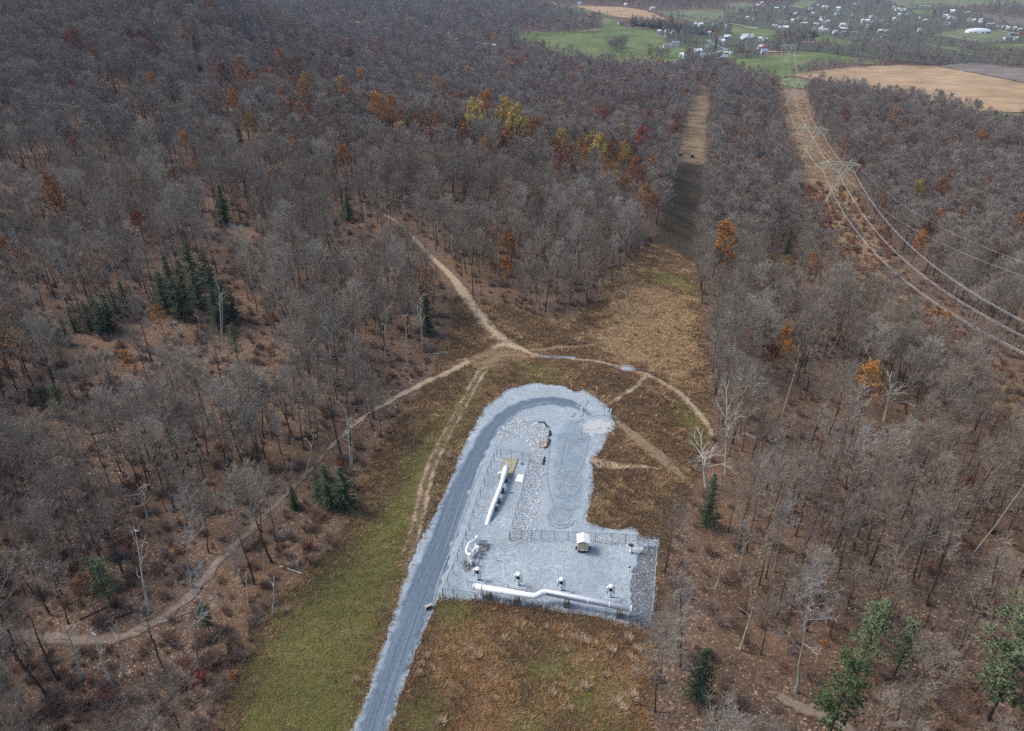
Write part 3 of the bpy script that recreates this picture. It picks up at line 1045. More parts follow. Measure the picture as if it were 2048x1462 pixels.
def conifer(seed, H=16.0, R=2.7, step=.42, per=9, sl=.5, ragged=.15, droop=.25, bare=.06, exp=.9, clump=4):
    r = random.Random(seed)
    T, Cr = MB(), MB()
    T.tube([(0, 0, -.2), (r.uniform(-.1, .1), r.uniform(-.1, .1), H * .5), (0, 0, H * .98)], [H * .013, H * .009, .02], 6, 0)
    z = H * bare
    while z < H:
        t = z / H
        rr = R * (1 - t) ** exp + .12
        n = max(3, int(per * (.45 + .55 * (1 - t))))
        a0 = r.uniform(0, 6.28)
        for k in range(n):
            if r.random() < ragged:
                continue
            a = a0 + 6.283 * k / n + r.uniform(-.3, .3)
            L = rr * r.uniform(1 - ragged * 2, 1.12)
            m = max(2, int(L / .38))
            for i in range(m):
                u = (i + .6) / m
                p = (math.cos(a) * L * u, math.sin(a) * L * u, z + (.18 * u - droop * u * u) * L + r.uniform(-.08, .08))
                for _ in range(clump):
                    s = sl * r.uniform(.6, 1.15) * (1.1 - .35 * u)
                    aa = a + r.uniform(-1.1, 1.1)
                    q = (p[0] + math.cos(aa) * s, p[1] + math.sin(aa) * s, p[2] + r.uniform(-.45, .18) * s)
                    w = s * .26
                    Cr.add([(p[0] - math.sin(aa) * w, p[1] + math.cos(aa) * w, p[2] + r.uniform(-.1, .1)), (p[0] + math.sin(aa) * w, p[1] - math.cos(aa) * w, p[2] + r.uniform(-.1, .1)), q], [(0, 1, 2)], 1)
        z += step * r.uniform(.8, 1.2) * (.6 + .4 * (1 - t))
    return T, Cr


def pine(seed, H=16.0, R=3.2, n=80, bare=.2, s=.42, dens=22):
    """open pine: clumped needle tufts on irregular whorls"""
    r = random.Random(seed)
    T, Cr = MB(), MB()
    T.tube([(0, 0, -.2), (.15, -.1, H * .5), (.05, .1, H * .97)], [H * .013, H * .010, .03], 6, 0)
    for k in range(n):
        t = bare + (1 - bare) * (k + r.random()) / n
        a = r.uniform(0, 6.283)
        L = R * (math.sin(math.pi * min(1, (1 - t) * .75 + .12)) ** .8) * r.uniform(.55, 1.15)
        e = r.uniform(0, .45) + t * .5
        d = (math.cos(a) * math.cos(e), math.sin(a) * math.cos(e), math.sin(e))
        p0 = (0, 0, H * t * .97)
        p1 = along(p0, d, L)
        T.tube([p0, p1], [.05, .015], 3, 0, cap=False)
        for j in range(6):
            g = .25 + .75 * (j + r.random()) / 6
            c = tuple(p0[i] * (1 - g) + p1[i] * g + r.uniform(-.5, .5) for i in range(3))
            for _ in range(dens):
                v = jit(r, (0, 0, .35), 1.0)
                q = along(c, v, s * r.uniform(.5, 1.15))
                w = jit(r, (0, 0, 0), 1)
                Cr.add([along(c, w, .075), along(c, w, -.075), q], [(0, 1, 2)], 1)
    return T, Cr


def snag_mb(seed, H=12.0, limbs=5, r0=.20, spread=1.0, twin=False):
    r = random.Random(seed)
    T = MB()

    def stem(x0, y0, dx, dy, H, r0, limbs):
        pts, rad = [], []
        x, y = x0, y0
        for i in range(7):
            t = i / 6
            pts.append((x, y, H * t - (.2 if i == 0 else 0)))
            rad.append(r0 * (1.2 if i == 0 else 1) * (1 - .72 * t))
            x += dx + r.uniform(-.16, .16)
            y += dy + r.uniform(-.16, .16)
        T.tube(pts, rad, 6, 0)
        for k in range(limbs):
            t = r.uniform(.42, .97)
            i = min(5, int(t * 6))
            f = t * 6 - i
            p = tuple(pts[i][c] * (1 - f) + pts[i + 1][c] * f for c in range(3))
            a = r.uniform(0, 6.28)
            e = r.uniform(.15, 1.0)
            d = (math.cos(a) * math.cos(e), math.sin(a) * math.cos(e), math.sin(e))
            L = H * r.uniform(.08, .24) * spread
            q, pp, w = p, [p], r0 * .42
            for s in range(3):
                d = unit((d[0] + r.uniform(-.35, .35), d[1] + r.uniform(-.35, .35), d[2] + r.uniform(-.1, .35)))
                q = along(q, d, L / 3)
                pp.append(q)
            T.tube(pp, [w, w * .75, w * .5, w * .22], 4, 0)
            if L > 1.2:
                for _ in range(3):
                    dd = jit(r, d, .8)
                    ee = along(pp[2], dd, L * .4)
                    T.tube([pp[2], ee], [w * .4, w * .15], 4, 0)
                    for _ in range(3):
                        T.spike(along(pp[2], dd, L * r.uniform(.1, .4)), along(ee, jit(r, dd, .9), L * r.uniform(.1, .3)), w * .16)
    stem(0, 0, r.uniform(-.12, .12), r.uniform(-.12, .12), H, r0, limbs)
    if twin:
        stem(.25, .1, .2, .05, H * .85, r0 * .8, max(2, limbs - 2))
    return T


KIND = {}     # kind -> list of (trunk mesh, crown mesh)


def make_kind(key, gens, mats, bark='bark'):
    KIND[key] = []
    for k, (T, Cr) in enumerate(gens):
        KIND[key].append((T.mesh('trunk', [MAT[bark]]), Cr.mesh('crown', [MAT[m] for m in mats])))


make_kind('broad', [decid(s, H=h, R=R, base=b, limbs=19, subs=8, twigs=7, tl=1.0) for s, h, R, b in ((1, 15, 4.7, .50), (2, 16, 5.2, .52), (3, 14, 4.4, .46), (4, 17, 4.8, .55), (5, 15.5, 5.6, .50))], ['twig'])
make_kind('slim', [decid(s, H=h, R=R, base=b, limbs=12, subs=5, twigs=5, tl=.85, lean=1.2, trunk_r=.0125) for s, h, R, b in ((11, 16, 2.0, .55), (12, 17.5, 2.4, .58), (13, 13, 1.9, .5), (14, 18, 2.6, .62))], ['twig'])
make_kind('pale', [decid(s, H=h, R=R, base=b, limbs=14, subs=6, twigs=5, tl=.9) for s, h, R, b in ((21, 16, 3.2, .42), (22, 17, 3.8, .46))], ['twig_pale'], 'bark_pale')
LG = [decid(s, H=h, R=R, base=.44, limbs=18, subs=6, twigs=6, tl=.8, leaf=4, ls=.22, forks=0, dome=10) for s, h, R in ((31, 14, 3.5), (32, 13.5, 3.9), (33, 15, 3.4))]
for key in ('rust', 'orange', 'yellow', 'red'):
    make_kind(key, LG, ['twig', key])
make_kind('spruce', [conifer(41, 16, 2.7, clump=5), conifer(42, 15, 3.0, ragged=.2, clump=5)], ['needle_br', 'needle_br'])
make_kind('hemlock', [conifer(43, 14, 3.1, step=.5, ragged=.3, droop=.1, exp=.65), conifer(44, 12, 3.3, step=.5, ragged=.34, droop=.05, exp=.6)], ['needle', 'needle'])
make_kind('pine', [pine(45, 15, 3.4), pine(46, 13, 3.0)], ['needle_br', 'needle_br'])
make_kind('pale_pine', [pine(47, 16, 3.8, n=95), pine(48, 13, 2.8, n=60, dens=18)], ['needle_lt', 'needle_lt'])
SNAG = [snag_mb(51, 12, 7, .20).mesh('trunk', [MAT['snag']]), snag_mb(52, 12, 9, .22, 1.5).mesh('trunk', [MAT['snag']]), snag_mb(53, 12, 6, .19, twin=True).mesh('trunk', [MAT['snag']]),
        snag_mb(54, 12, 3, .13, .6).mesh('trunk', [MAT['snag']]), snag_mb(55, 12, 16, .30, 2.2).mesh('trunk', [MAT['snag']]), snag_mb(56, 12, 5, .16, .9).mesh('trunk', [MAT['snag']])]


# single-mesh versions for the mass of the forest
def join_pair(name, T, Cr, mats):
    m = MB()
    m.add(T.v, T.f, 0)
    b = m.n
    m.v.extend(Cr.v)
    m.n += len(Cr.v)
    m.f.extend([[i + b for i in f] for f in Cr.f])
    m.m.extend([k + 1 for k in Cr.m])
    return m.mesh(name, mats)


def proto_collection(name, meshes):
    """meshes kept off the scene; only the scattered masses draw them"""
    c = bpy.data.collections.new(name)
    for k, me in enumerate(meshes):
        o = bpy.data.objects.new('%s_%02d' % (name, k), me)
        c.objects.link(o)
    return c


def scatter(name, pts, rz, scale, idx, coll, label=None, cat=None, tilt=0.0, kind='stuff'):
    n = len(pts)
    me = bpy.data.meshes.new(name)
    me.vertices.add(n)
    me.vertices.foreach_set('co', np.asarray(pts, np.float32).ravel())
    rot = np.zeros((n, 3), np.float32)
    rot[:, :2] = RNG.uniform(-tilt, tilt, (n, 2))
    rot[:, 2] = rz
    sc3 = np.asarray(scale, np.float32)
    if sc3.ndim == 1:
        sc3 = np.repeat(sc3[:, None], 3, 1)
    for an, ty, dat, key in (('rz', 'FLOAT_VECTOR', rot, 'vector'), ('sc', 'FLOAT_VECTOR', sc3, 'vector'), ('pi', 'INT', np.asarray(idx, np.int32), 'value')):
        a = me.attributes.new(an, ty, 'POINT')
        a.data.foreach_set(key, dat.ravel())
    o = bpy.data.objects.new(name, me)
    COL.objects.link(o)
    g = bpy.data.node_groups.new(name, 'GeometryNodeTree')
    g.interface.new_socket('Geometry', in_out='INPUT', socket_type='NodeSocketGeometry')
    g.interface.new_socket('Geometry', in_out='OUTPUT', socket_type='NodeSocketGeometry')
    gi, go = g.nodes.new('NodeGroupInput'), g.nodes.new('NodeGroupOutput')
    ip = g.nodes.new('GeometryNodeInstanceOnPoints')
    ci = g.nodes.new('GeometryNodeCollectionInfo')
    ci.inputs['Collection'].default_value = coll
    ci.inputs['Separate Children'].default_value = True
    ci.inputs['Reset Children'].default_value = True
    ip.inputs['Pick Instance'].default_value = True

    def na(nm, ty):
        a = g.nodes.new('GeometryNodeInputNamedAttribute')
        a.data_type = ty
        a.inputs['Name'].default_value = nm
        return a.outputs['Attribute']
    e2r = g.nodes.new('FunctionNodeEulerToRotation')
    g.links.new(na('rz', 'FLOAT_VECTOR'), e2r.inputs[0])
    g.links.new(gi.outputs[0], ip.inputs['Points'])
    g.links.new(ci.outputs[0], ip.inputs['Instance'])
    g.links.new(na('pi', 'INT'), ip.inputs['Instance Index'])
    g.links.new(e2r.outputs[0], ip.inputs['Rotation'])
    g.links.new(na('sc', 'FLOAT_VECTOR'), ip.inputs['Scale'])
    g.links.new(ip.outputs[0], go.inputs[0])
    md = o.modifiers.new('scatter', 'NODES')
    md.node_group = g
    o['kind'] = kind
    if label:
        o['label'] = label
    if cat:
        o['category'] = cat
    return o


def Gh(px, py, h):
    """where a thing of height h must stand for its top/centre to be seen at this pixel"""
    dx = (px - 1024) / FPX
    u = (731 - py) / FPX
    dy, dz = CP + u * SP, -SP + u * CP
    X, Y, Z = dx * _TS, dy * _TS, 94 + dz * _TS
    b = Z < hz(X, Y) + h
    k = max(1, int(b.argmax()) if b.any() else len(_TS) - 1)
    lo, hi = _TS[k - 1], _TS[k]
    for _ in range(16):
        m = (lo + hi) / 2
        if 94 + dz * m < float(hz(dx * m, dy * m)) + h:
            hi = m
        else:
            lo = m
    return np.array([dx * hi, dy * hi, float(hz(dx * hi, dy * hi))]), hi


# ------------------------------------------------------------------ trees placed one by one
ITEMS = []        # (object, noun, position) that still need a label
TAKEN = []        # (x, y, r) ground taken by a placed tree
SIGHT = []        # (px, py, r px, depth) crowns that must stay in view


def tree_thing(name, pair, loc, rz, s, noun, cat='tree', group=None, lean=None, sxy=None):
    r = empty(name, loc, rz, None, cat, group)
    r.scale = (s * (sxy or 1), s * (sxy or 1), s)
    if lean:
        r.rotation_euler = (lean[0], lean[1], rz)
    if pair[0] is not None:
        link_mesh('trunk', pair[0], r)
    if len(pair) > 1 and pair[1] is not None:
        link_mesh('crown', pair[1], r)
    ITEMS.append((r, noun, np.array(loc, float)))
    return r


# leafy trees: crown centre in the photo, crown radius in photo pixels, kind
LEAFY = [
    (757, 217, 15, 'orange'), (343, 354, 13, 'orange'), (105, 395, 24, 'rust'), (118, 405, 18, 'orange'), (162, 43, 9, 'orange'), (148, 82, 15, 'rust'), (74, 100, 9, 'red'), (305, 166, 12, 'orange'), (463, 208, 14, 'orange'),
    (500, 250, 14, 'yellow'), (450, 158, 15, 'rust'), (475, 140, 14, 'rust'), (605, 198, 17, 'rust'), (600, 225, 13, 'rust'), (688, 211, 9, 'orange'), (366, 283, 13, 'orange'), (150, 226, 11, 'orange'), (105, 192, 10, 'rust'),
    (590, 138, 24, 'rust'), (560, 128, 16, 'rust'), (500, 160, 10, 'orange'), (525, 152, 10, 'rust'), (350, 20, 9, 'rust'), (418, 20, 10, 'orange'), (285, 84, 12, 'red'), (372, 70, 7, 'orange'), (670, 125, 8, 'yellow'),
    (722, 155, 11, 'orange'), (725, 175, 12, 'rust'), (840, 168, 11, 'yellow'), (870, 170, 10, 'orange'), (890, 185, 12, 'rust'), (920, 205, 14, 'orange'), (905, 200, 14, 'rust'), (940, 195, 14, 'rust'), (968, 215, 18, 'orange'),
    (1012, 230, 14, 'yellow'), (1035, 243, 13, 'yellow'), (1055, 245, 9, 'yellow'), (1000, 245, 8, 'orange'), (1072, 258, 10, 'orange'), (1095, 248, 8, 'yellow'), (1122, 286, 14, 'yellow'), (1110, 295, 12, 'rust'), (1122, 327, 13, 'red'),
    (1182, 278, 10, 'yellow'), (1203, 296, 17, 'yellow'), (1152, 278, 7, 'yellow'), (1125, 206, 8, 'yellow'), (1245, 266, 11, 'yellow'), (1247, 302, 11, 'orange'), (1235, 343, 10, 'yellow'), (1270, 324, 10, 'orange'), (1208, 235, 10, 'red'), (1300, 245, 14, 'rust'),
    (1238, 318, 7, 'orange'), (1290, 391, 15, 'orange'), (1305, 412, 15, 'rust'), (1280, 285, 14, 'red'), (1015, 490, 16, 'orange'), (1017, 535, 15, 'orange'), (855, 268, 9, 'red'), (1010, 296, 12, 'rust'), (800, 240, 14, 'rust'), (700, 110, 12, 'rust'),
    (760, 104, 14, 'rust'), (1018, 130, 8, 'yellow'), (1032, 130, 7, 'red'), (1345, 250, 12, 'red'), (1350, 270, 12, 'red'), (1718, 335, 9, 'red'), (1838, 378, 13, 'yellow'), (1880, 378, 14, 'rust'), (1872, 438, 13, 'orange'), (1855, 460, 12, 'rust'),
    (1452, 487, 24, 'orange'), (1532, 546, 13, 'rust'), (1575, 528, 11, 'yellow'), (1550, 518, 9, 'yellow'), (1567, 672, 17, 'orange'), (1575, 700, 14, 'orange'), (1543, 712, 17, 'rust'), (1733, 757, 27, 'orange'), (1893, 655, 20, 'orange'), (1870, 628, 14, 'rust'),
    (2035, 448, 15, 'rust'), (280, 445, 16, 'red'), (0, 502, 20, 'orange'), (320, 632, 17, 'orange'), (258, 725, 18, 'orange'), (170, 1178, 24, 'rust'), (550, 645, 13, 'rust'), (1935, 972, 9, 'red'), (0, 310, 10, 'red'), (1525, 330, 9, 'orange'), (1490, 280, 9, 'orange'),
    (1690, 232, 8, 'red'), (1775, 285, 9, 'orange'), (1805, 258, 8, 'rust'), (1885, 290, 9, 'rust'), (690, 320, 16, 'rust'), (545, 715, 14, 'rust'), (1650, 455, 14, 'red'), (1630, 530, 15, 'rust'), (1432, 68, 8, 'orange'), (990, 80, 9, 'orange'), (1870, 28, 6, 'red'), (1700, 62, 6, 'rust'),
]
_r = random.Random(99)
for _ in range(12):
    f = _r.random()
    LEAFY.append((1000 + 260 * f, 228 + 75 * f + _r.uniform(-8, 22), _r.uniform(6, 10), _r.choice(('yellow', 'yellow', 'orange'))))
for _ in range(34):      # more autumn colour along the ridge
    f = _r.random()
    LEAFY.append((480 + 840 * f + _r.uniform(-25, 25), 165 + 130 * f + 60 * f * f + _r.uniform(-30, 45), _r.uniform(8, 15), _r.choice(('orange', 'rust', 'rust', 'yellow', 'rust'))))
for _ in range(16):
    LEAFY.append((_r.uniform(40, 700), _r.uniform(60, 330), _r.uniform(8, 13), _r.choice(('rust', 'rust', 'orange', 'red'))))
for _ in range(14):
    LEAFY.append((_r.uniform(1440, 2030), _r.uniform(230, 560), _r.uniform(8, 13), _r.choice(('rust', 'rust', 'orange'))))
NOUN = {'orange': 'bright orange-leaved tree', 'rust': 'rust-brown leafy tree', 'yellow': 'golden yellow-leaved tree', 'red': 'dark red-leaved tree'}
NAME = {'orange': 'orange_leaved_tree', 'rust': 'rust_leaved_tree', 'yellow': 'yellow_leaved_tree', 'red': 'red_leaved_tree'}
LGRP = {'orange': 'orange trees in the wood', 'rust': 'rust brown trees in the wood', 'yellow': 'yellow trees in the wood', 'red': 'red trees in the wood'}
for (px, py, rp, kd) in LEAFY:
    p, d = Gh(px, py, 10.0)
    rad = rp * d / FPX
    s = min(1.8, max(.36, rad / 3.5))
    p, d = Gh(px, py, 10.5 * s)
    v = random.randrange(3)
    tree_thing(NAME[kd], KIND[kd][v], (p[0], p[1], p[2]), random.uniform(0, 6.28), s, NOUN[kd], 'tree', LGRP[kd])
    TAKEN.append((p[0], p[1], rad * .9))
    SIGHT.append((px, py, rp * 1.1, d))

# evergreens: top pixel, base pixel
EVER = [
    (452, 372, 446, 'spruce', 0), (698, 388, 440, 'spruce', 1), (352, 195, 226, 'pine', 0), (407, 133, 172, 'pine', 1), (396, 78, 116, 'pine', 0), (483, 260, 296, 'pine', 1), (4, 188, 240, 'spruce', 0), (232, 162, 184, 'spruce', 0), (262, 150, 167, 'spruce', 1), (356, 74, 92, 'hemlock', 0), (316, 92, 108, 'hemlock', 1),
    (382, 14, 26, 'pine', 0), (105, 126, 140, 'spruce', 1), (350, 512, 605, 'hemlock', 0), (388, 488, 570, 'hemlock', 1), (420, 500, 575, 'hemlock', 0), (255, 562, 622, 'hemlock', 1), (200, 590, 655, 'hemlock', 0), (225, 588, 660, 'hemlock', 1), (165, 605, 640, 'hemlock', 1), (108, 630, 672, 'hemlock', 0), (138, 645, 690, 'hemlock', 1),
    (455, 560, 645, 'hemlock', 0), (335, 545, 625, 'hemlock', 1), (372, 520, 600, 'hemlock', 0), (402, 530, 618, 'hemlock', 1), (436, 535, 625, 'hemlock', 0), (470, 575, 640, 'hemlock', 1), (440, 580, 660, 'hemlock', 0), (365, 560, 640, 'hemlock', 1), (238, 575, 640, 'hemlock', 0), (272, 578, 628, 'hemlock', 0), (182, 600, 660, 'hemlock', 0), (212, 605, 668, 'hemlock', 1), (150, 612, 662, 'hemlock', 0), (95, 640, 672, 'hemlock', 1), (120, 655, 688, 'hemlock', 0), (660, 935, 1015, 'hemlock', 0), (692, 940, 1020, 'hemlock', 1), (638, 955, 1000, 'hemlock', 1), (590, 972, 1018, 'hemlock', 0), (225, 1128, 1215, 'pale_pine', 1), (856, 592, 668, 'hemlock', 0), (1573, 458, 510, 'spruce', 0), (1412, 955, 1050, 'hemlock', 0),
    (1655, 1348, 1480, 'pine', 0), (1975, 1250, 1440, 'pale_pine', 0), (1715, 1225, 1340, 'pale_pine', 1), (1788, 1258, 1350, 'pale_pine', 1), (1395, 1310, 1400, 'hemlock', 1), (1805, 468, 505, 'hemlock', 1), (476, 652, 720, 'pale_pine', 1), (95, 780, 830, 'pine', 1), (128, 775, 840, 'pale_pine', 1), (420, 1215, 1265, 'pine', 1), (465, 1290, 1318, 'pine', 0),
    (1480, 258, 280, 'hemlock', 0), (1530, 262, 278, 'spruce', 0), (1470, 235, 248, 'spruce', 1), (1870, 262, 285, 'hemlock', 0), (1985, 270, 300, 'hemlock', 1), (2010, 275, 305, 'hemlock', 0), (2035, 280, 312, 'hemlock', 1), (1960, 268, 290, 'hemlock', 0), (1940, 262, 282, 'hemlock', 1),
    (1430, 76, 101, 'spruce', 0), (1369, 70, 86, 'hemlock', 0), (1422, 62, 76, 'pine', 0),
]
ENOUN = {'spruce': 'green conical spruce', 'hemlock': 'dark green hemlock', 'pine': 'mid green pine', 'pale_pine': 'pale green pine'}
for (px, pt, pb, kd, v) in EVER:
    b = g1(px, pb)
    _, _, d = project(b)
    d = float(d[0])
    hgt = (pb - pt) * d / FPX / max(.55, math.cos(math.atan2(94 - b[2], b[1])))
    base_h = {'spruce': (16, 15), 'hemlock': (14, 12), 'pine': (15, 13), 'pale_pine': (16, 13)}[kd][v]
    tree_thing({'spruce': 'spruce_tree', 'hemlock': 'hemlock_tree', 'pine': 'pine_tree', 'pale_pine': 'pine_tree'}[kd], KIND[kd][v], tuple(b), random.uniform(0, 6.28), hgt / base_h, ENOUN[kd], 'tree', 'evergreen trees',
               sxy=1.45 if kd == 'hemlock' and px < 1000 else (1.65 if px in (452, 698) else 1.3) if kd == 'spruce' else 1.05)
    TAKEN.append((b[0], b[1], 2.5))
    SIGHT.append((px, (pt + pb) / 2, (pb - pt) * (.62 if kd == 'spruce' else .42), d))

# bleached dead trunks: base pixel, top pixel, form
SNAGS = [
    (818, 745, 811, 627, 0, 'bare white dead trunk with short stubs'), (770, 716, 763, 606, 1, 'white dead tree with long side branches'), (845, 699, 831, 583, 1, 'grey dead tree with thin branches'), (703, 942, 686, 822, 2, 'twin bleached dead trunks'),
    (72, 630, 58, 562, 1, 'forked white dead tree'), (133, 648, 120, 565, 0, 'pale dead trunk'), (443, 671, 433, 572, 2, 'forked pale dead tree'), (402, 678, 390, 622, 5, 'pale leaning trunk'), (366, 723, 349, 641, 0, 'white broken dead trunk'), (56, 808, 34, 733, 5, 'pale dead trunk'),
    (609, 959, 622, 866, 5, 'thin bleached dead trunk'), (582, 955, 578, 873, 3, 'thin bleached dead trunk'), (995, 572, 991, 484, 3, 'slender white trunk'), (806, 438, 801, 390, 1, 'bleached forked dead tree'), (905, 417, 908, 350, 3, 'slender white birch trunk'), (520, 472, 510, 424, 2, 'pale forked trunk'),
    (297, 1042, 268, 963, 1, 'white dead tree with broken branches'), (385, 1175, 358, 1000, 'D', 'pale limbed dead tree'), (299, 1224, 270, 1053, 0, 'tall pale dead trunk'), (397, 1337, 383, 1150, 'D', 'tall mottled white trunk with bare branches'), (165, 1358, 118, 1235, 1, 'white forked dead tree'), (225, 1372, 184, 1262, 0, 'white leaning dead trunk'),
    (247, 1352, 222, 1250, 5, 'thin grey trunk'), (479, 1221, 467, 1135, 3, 'short white dead pole'), (497, 1212, 483, 1142, 3, 'short white dead pole'), (455, 1029, 447, 985, 5, 'pale broken trunk'), (1452, 950, 1462, 802, 4, 'sprawling dead tree with white limbs'), (1412, 975, 1410, 893, 4, 'small dead tree with pale limbs'),
    (1592, 1385, 1640, 1152, 'D', 'pale forked trunk'), (1950, 1103, 2046, 958, 3, 'leaning white birch trunk'), (1567, 822, 1597, 702, 5, 'pale leaning trunk'), (1768, 842, 1792, 770, 4, 'pale tree with wide white limbs'), (1652, 716, 1678, 660, 3, 'leaning birch trunk'), (1590, 650, 1592, 638, 5, 'pale stub'),
    (24, 362, 12, 316, 3, 'slender white birch trunk'), (40, 362, 30, 318, 3, 'slender white birch trunk'), (58, 352, 44, 312, 3, 'slender white birch trunk'), (74, 345, 62, 305, 3, 'slender white birch trunk'), (100, 340, 72, 278, 5, 'tall white birch trunk'), (232, 332, 222, 285, 3, 'slender pale trunk'), (217, 330, 213, 305, 3, 'slender pale trunk'),
    (1480, 1300, 1500, 1210, 5, 'thin pale trunk'), (1430, 1180, 1436, 1120, 3, 'thin orange-grey dead pole'), (640, 905, 655, 880, 3, 'pale broken stub'), (545, 1230, 540, 1150, 5, 'grey trunk at the wood edge'), (690, 500, 690, 455, 3, 'slender pale trunk'), (735, 470, 725, 400, 5, 'slender pale trunk'),
]
for (bx, by, tx, ty, v, noun) in SNAGS:
    b = g1(bx, by)
    _, _, d = project(b)
    d = float(d[0])
    # top: same depth as the base apart from the fall of the view; solve for height, then sideways lean
    hgt = 3.0
    for _ in range(24):
        qx, qy, _d = project([b[0], b[1], b[2] + hgt])
        hgt *= 1 + max(-.3, min(.3, (float(qy[0]) - ty) / max(20, by - ty)))
    qx, qy, qd = project([b[0], b[1], b[2] + hgt])
    lean = math.atan2((tx - float(qx[0])) * float(qd[0]) / FPX, hgt)
    lean = max(-.5, min(.5, lean))
    if v == 'D':
        tree_thing('pale_tree', KIND['pale'][len(TAKEN) % 2], tuple(b), 0.0, hgt / 16.5, noun, 'tree', 'bare trees with pale limbs', lean=(0, lean), sxy=.85)
        TAKEN.append((b[0], b[1], 2.2))
        SIGHT.append(((bx + tx) / 2, (by + ty) / 2, (by - ty) * .36, d))
        continue
    tree_thing('dead_tree', (SNAG[v],), tuple(b), 0.0, hgt / 12.0, noun, 'dead tree', 'bleached dead trees', lean=(0, lean), sxy=max(.55, min(1.5, 11.0 / hgt)))
    TAKEN.append((b[0], b[1], 2.2))
    SIGHT.append(((bx + tx) / 2, (by + ty) / 2, (by - ty) * .36, d))

# ------------------------------------------------------------------ the bare wood
pts = []
for (ya, yb, s) in ((30, 170, 4.35), (170, 320, 4.9), (320, 620, 5.7), (620, 1200, 7.8), (1200, 2000, 10.5), (2000, 3300, 14.0)):
    yy = np.arange(ya, yb, s)
    w = half_w(yb) * .95
    xx = np.arange(-w, w, s)
    X, Y = np.meshgrid(xx, yy)
    X = (X + RNG.uniform(-.46, .46, X.shape) * s).ravel()
    Y = (Y + RNG.uniform(-.46, .46, Y.shape) * s).ravel()
    Z = hz(X, Y)
    px, py, d = project(np.stack([X, Y, Z], 1))
    tx, ty, td = project(np.stack([X, Y, Z + 18], 1))
    k = (d > 15) & (px > -330) & (px < 2380) & (py < 1800) & (ty > -60) & (ty < 1640)
    pts.append(np.stack([X[k], Y[k], Z[k], np.full(k.sum(), s)], 1))
W3 = np.concatenate(pts)
x, y = W3[:, 0], W3[:, 1]
keep = ~inside(x, y, CLEAR) & ~inside(x, y, POWER) & ~inside(x, y, PAD)
for k, P in FPOLY.items():
    keep &= ~inside(x, y, P)
for t in trails:
    if 'forest' in t[0] or t[1][0][0] in (735, 1000):
        L = line(t[1])
        near = (x > L[:, 0].min() - 5) & (x < L[:, 0].max() + 5) & (y > L[:, 1].min() - 5) & (y < L[:, 1].max() + 5)
        dd = np.full(len(x), 1e9)
        dd[near] = seg_dist(x[near], y[near], L)[0]
        keep &= dd > (1.5 if 'forest' in t[0] else 2.2)
vil = inside(x, y, VILLAGE)
qx_, qy_, _q = project(np.stack([x, y, hz(x, y) + 8], 1))
keep &= ~((qx_ > 1040) & (qy_ < 60) & (RNG.random(len(x)) < .35))
keep &= ~(vil & (RNG.random(len(x)) < .60))
PINES = poly([(1249, 42), (1300, 44), (1370, 50), (1428, 60), (1428, 70), (1360, 66), (1300, 56), (1252, 53)], 8)
rn = RNG.random(len(x))
for (tx, ty, tr) in TAKEN:
    m = (np.abs(x - tx) < tr + 2) & (np.abs(y - ty) < tr + 2)
    keep[m] &= np.hypot(x[m] - tx, y[m] - ty) > tr + .8
W3 = W3[keep]
# keep the singled-out crowns in view: thin whatever stands right in front of them
for a_ in ((785, 438), (805, 455), (825, 473), (845, 493), (862, 513), (880, 533), (893, 548)):
    SIGHT.append((a_[0], a_[1], 7, float(project(g1(*a_))[2][0])))
cx, cy, cd = project(W3[:, :3] + np.array([0, 0, 11.0]))
vis = np.ones(len(W3), bool)
for (sx, sy, sr, sdp) in SIGHT:
    rr = sr + 3.0 * FPX / np.maximum(cd, 20)
    m = (cd < sdp - 1) & (cd > sdp - 75) & (np.abs(cx - sx) < rr * .75) & (np.abs(cy - sy) < rr * 1.05)
    vis[m] = False
W3 = W3[vis]
# open land that the photo shows stays open to view: nothing tall right in front of it
blk = np.zeros(len(W3), bool)
for hh in (6.0, 13.0):
    cx, cy, cd = project(W3[:, :3] + np.array([0, 0, hh]))
    for nm_, pl in list(FIELDS.items()) + [('c', CLEAR_PX), ('p', [q_ for q_ in POWER_PX if q_[1] < 580])]:
        q = np.array(pl, float)
        blk |= inside(cx, cy, q) & (RNG.random(len(cx)) < (.7 if nm_ == 'p' and hh > 10 else .96))
W3 = W3[~blk]
# nothing grows up in front of the conductors
t_ = np.linspace(0, 1, 160)
cx, cy, cd = project(W3[:, :3] + np.array([0, 0, 14.0]))
blk = np.zeros(len(W3), bool)
for o_ in (-10, 0, 10):
    wx_, wy_, wd_ = project(np.stack([220 + o_ * .97 - 108 * t_, 480 - o_ * .25 - 423.3 * t_, -33 + 76.7 * t_ - 88 * t_ * (1 - t_)], 1))
    for a_, b_, d_ in zip(wx_, wy_, wd_):
        if d_ > 60 and a_ < 2120:
            blk |= (np.abs(cx - a_) < 14 + 3500 / d_) & (cy < b_ + 26) & (cy > b_ - 40 - 5000 / d_) & (cd < d_ - 3)
W3 = W3[~blk]
print('forest points', len(W3))

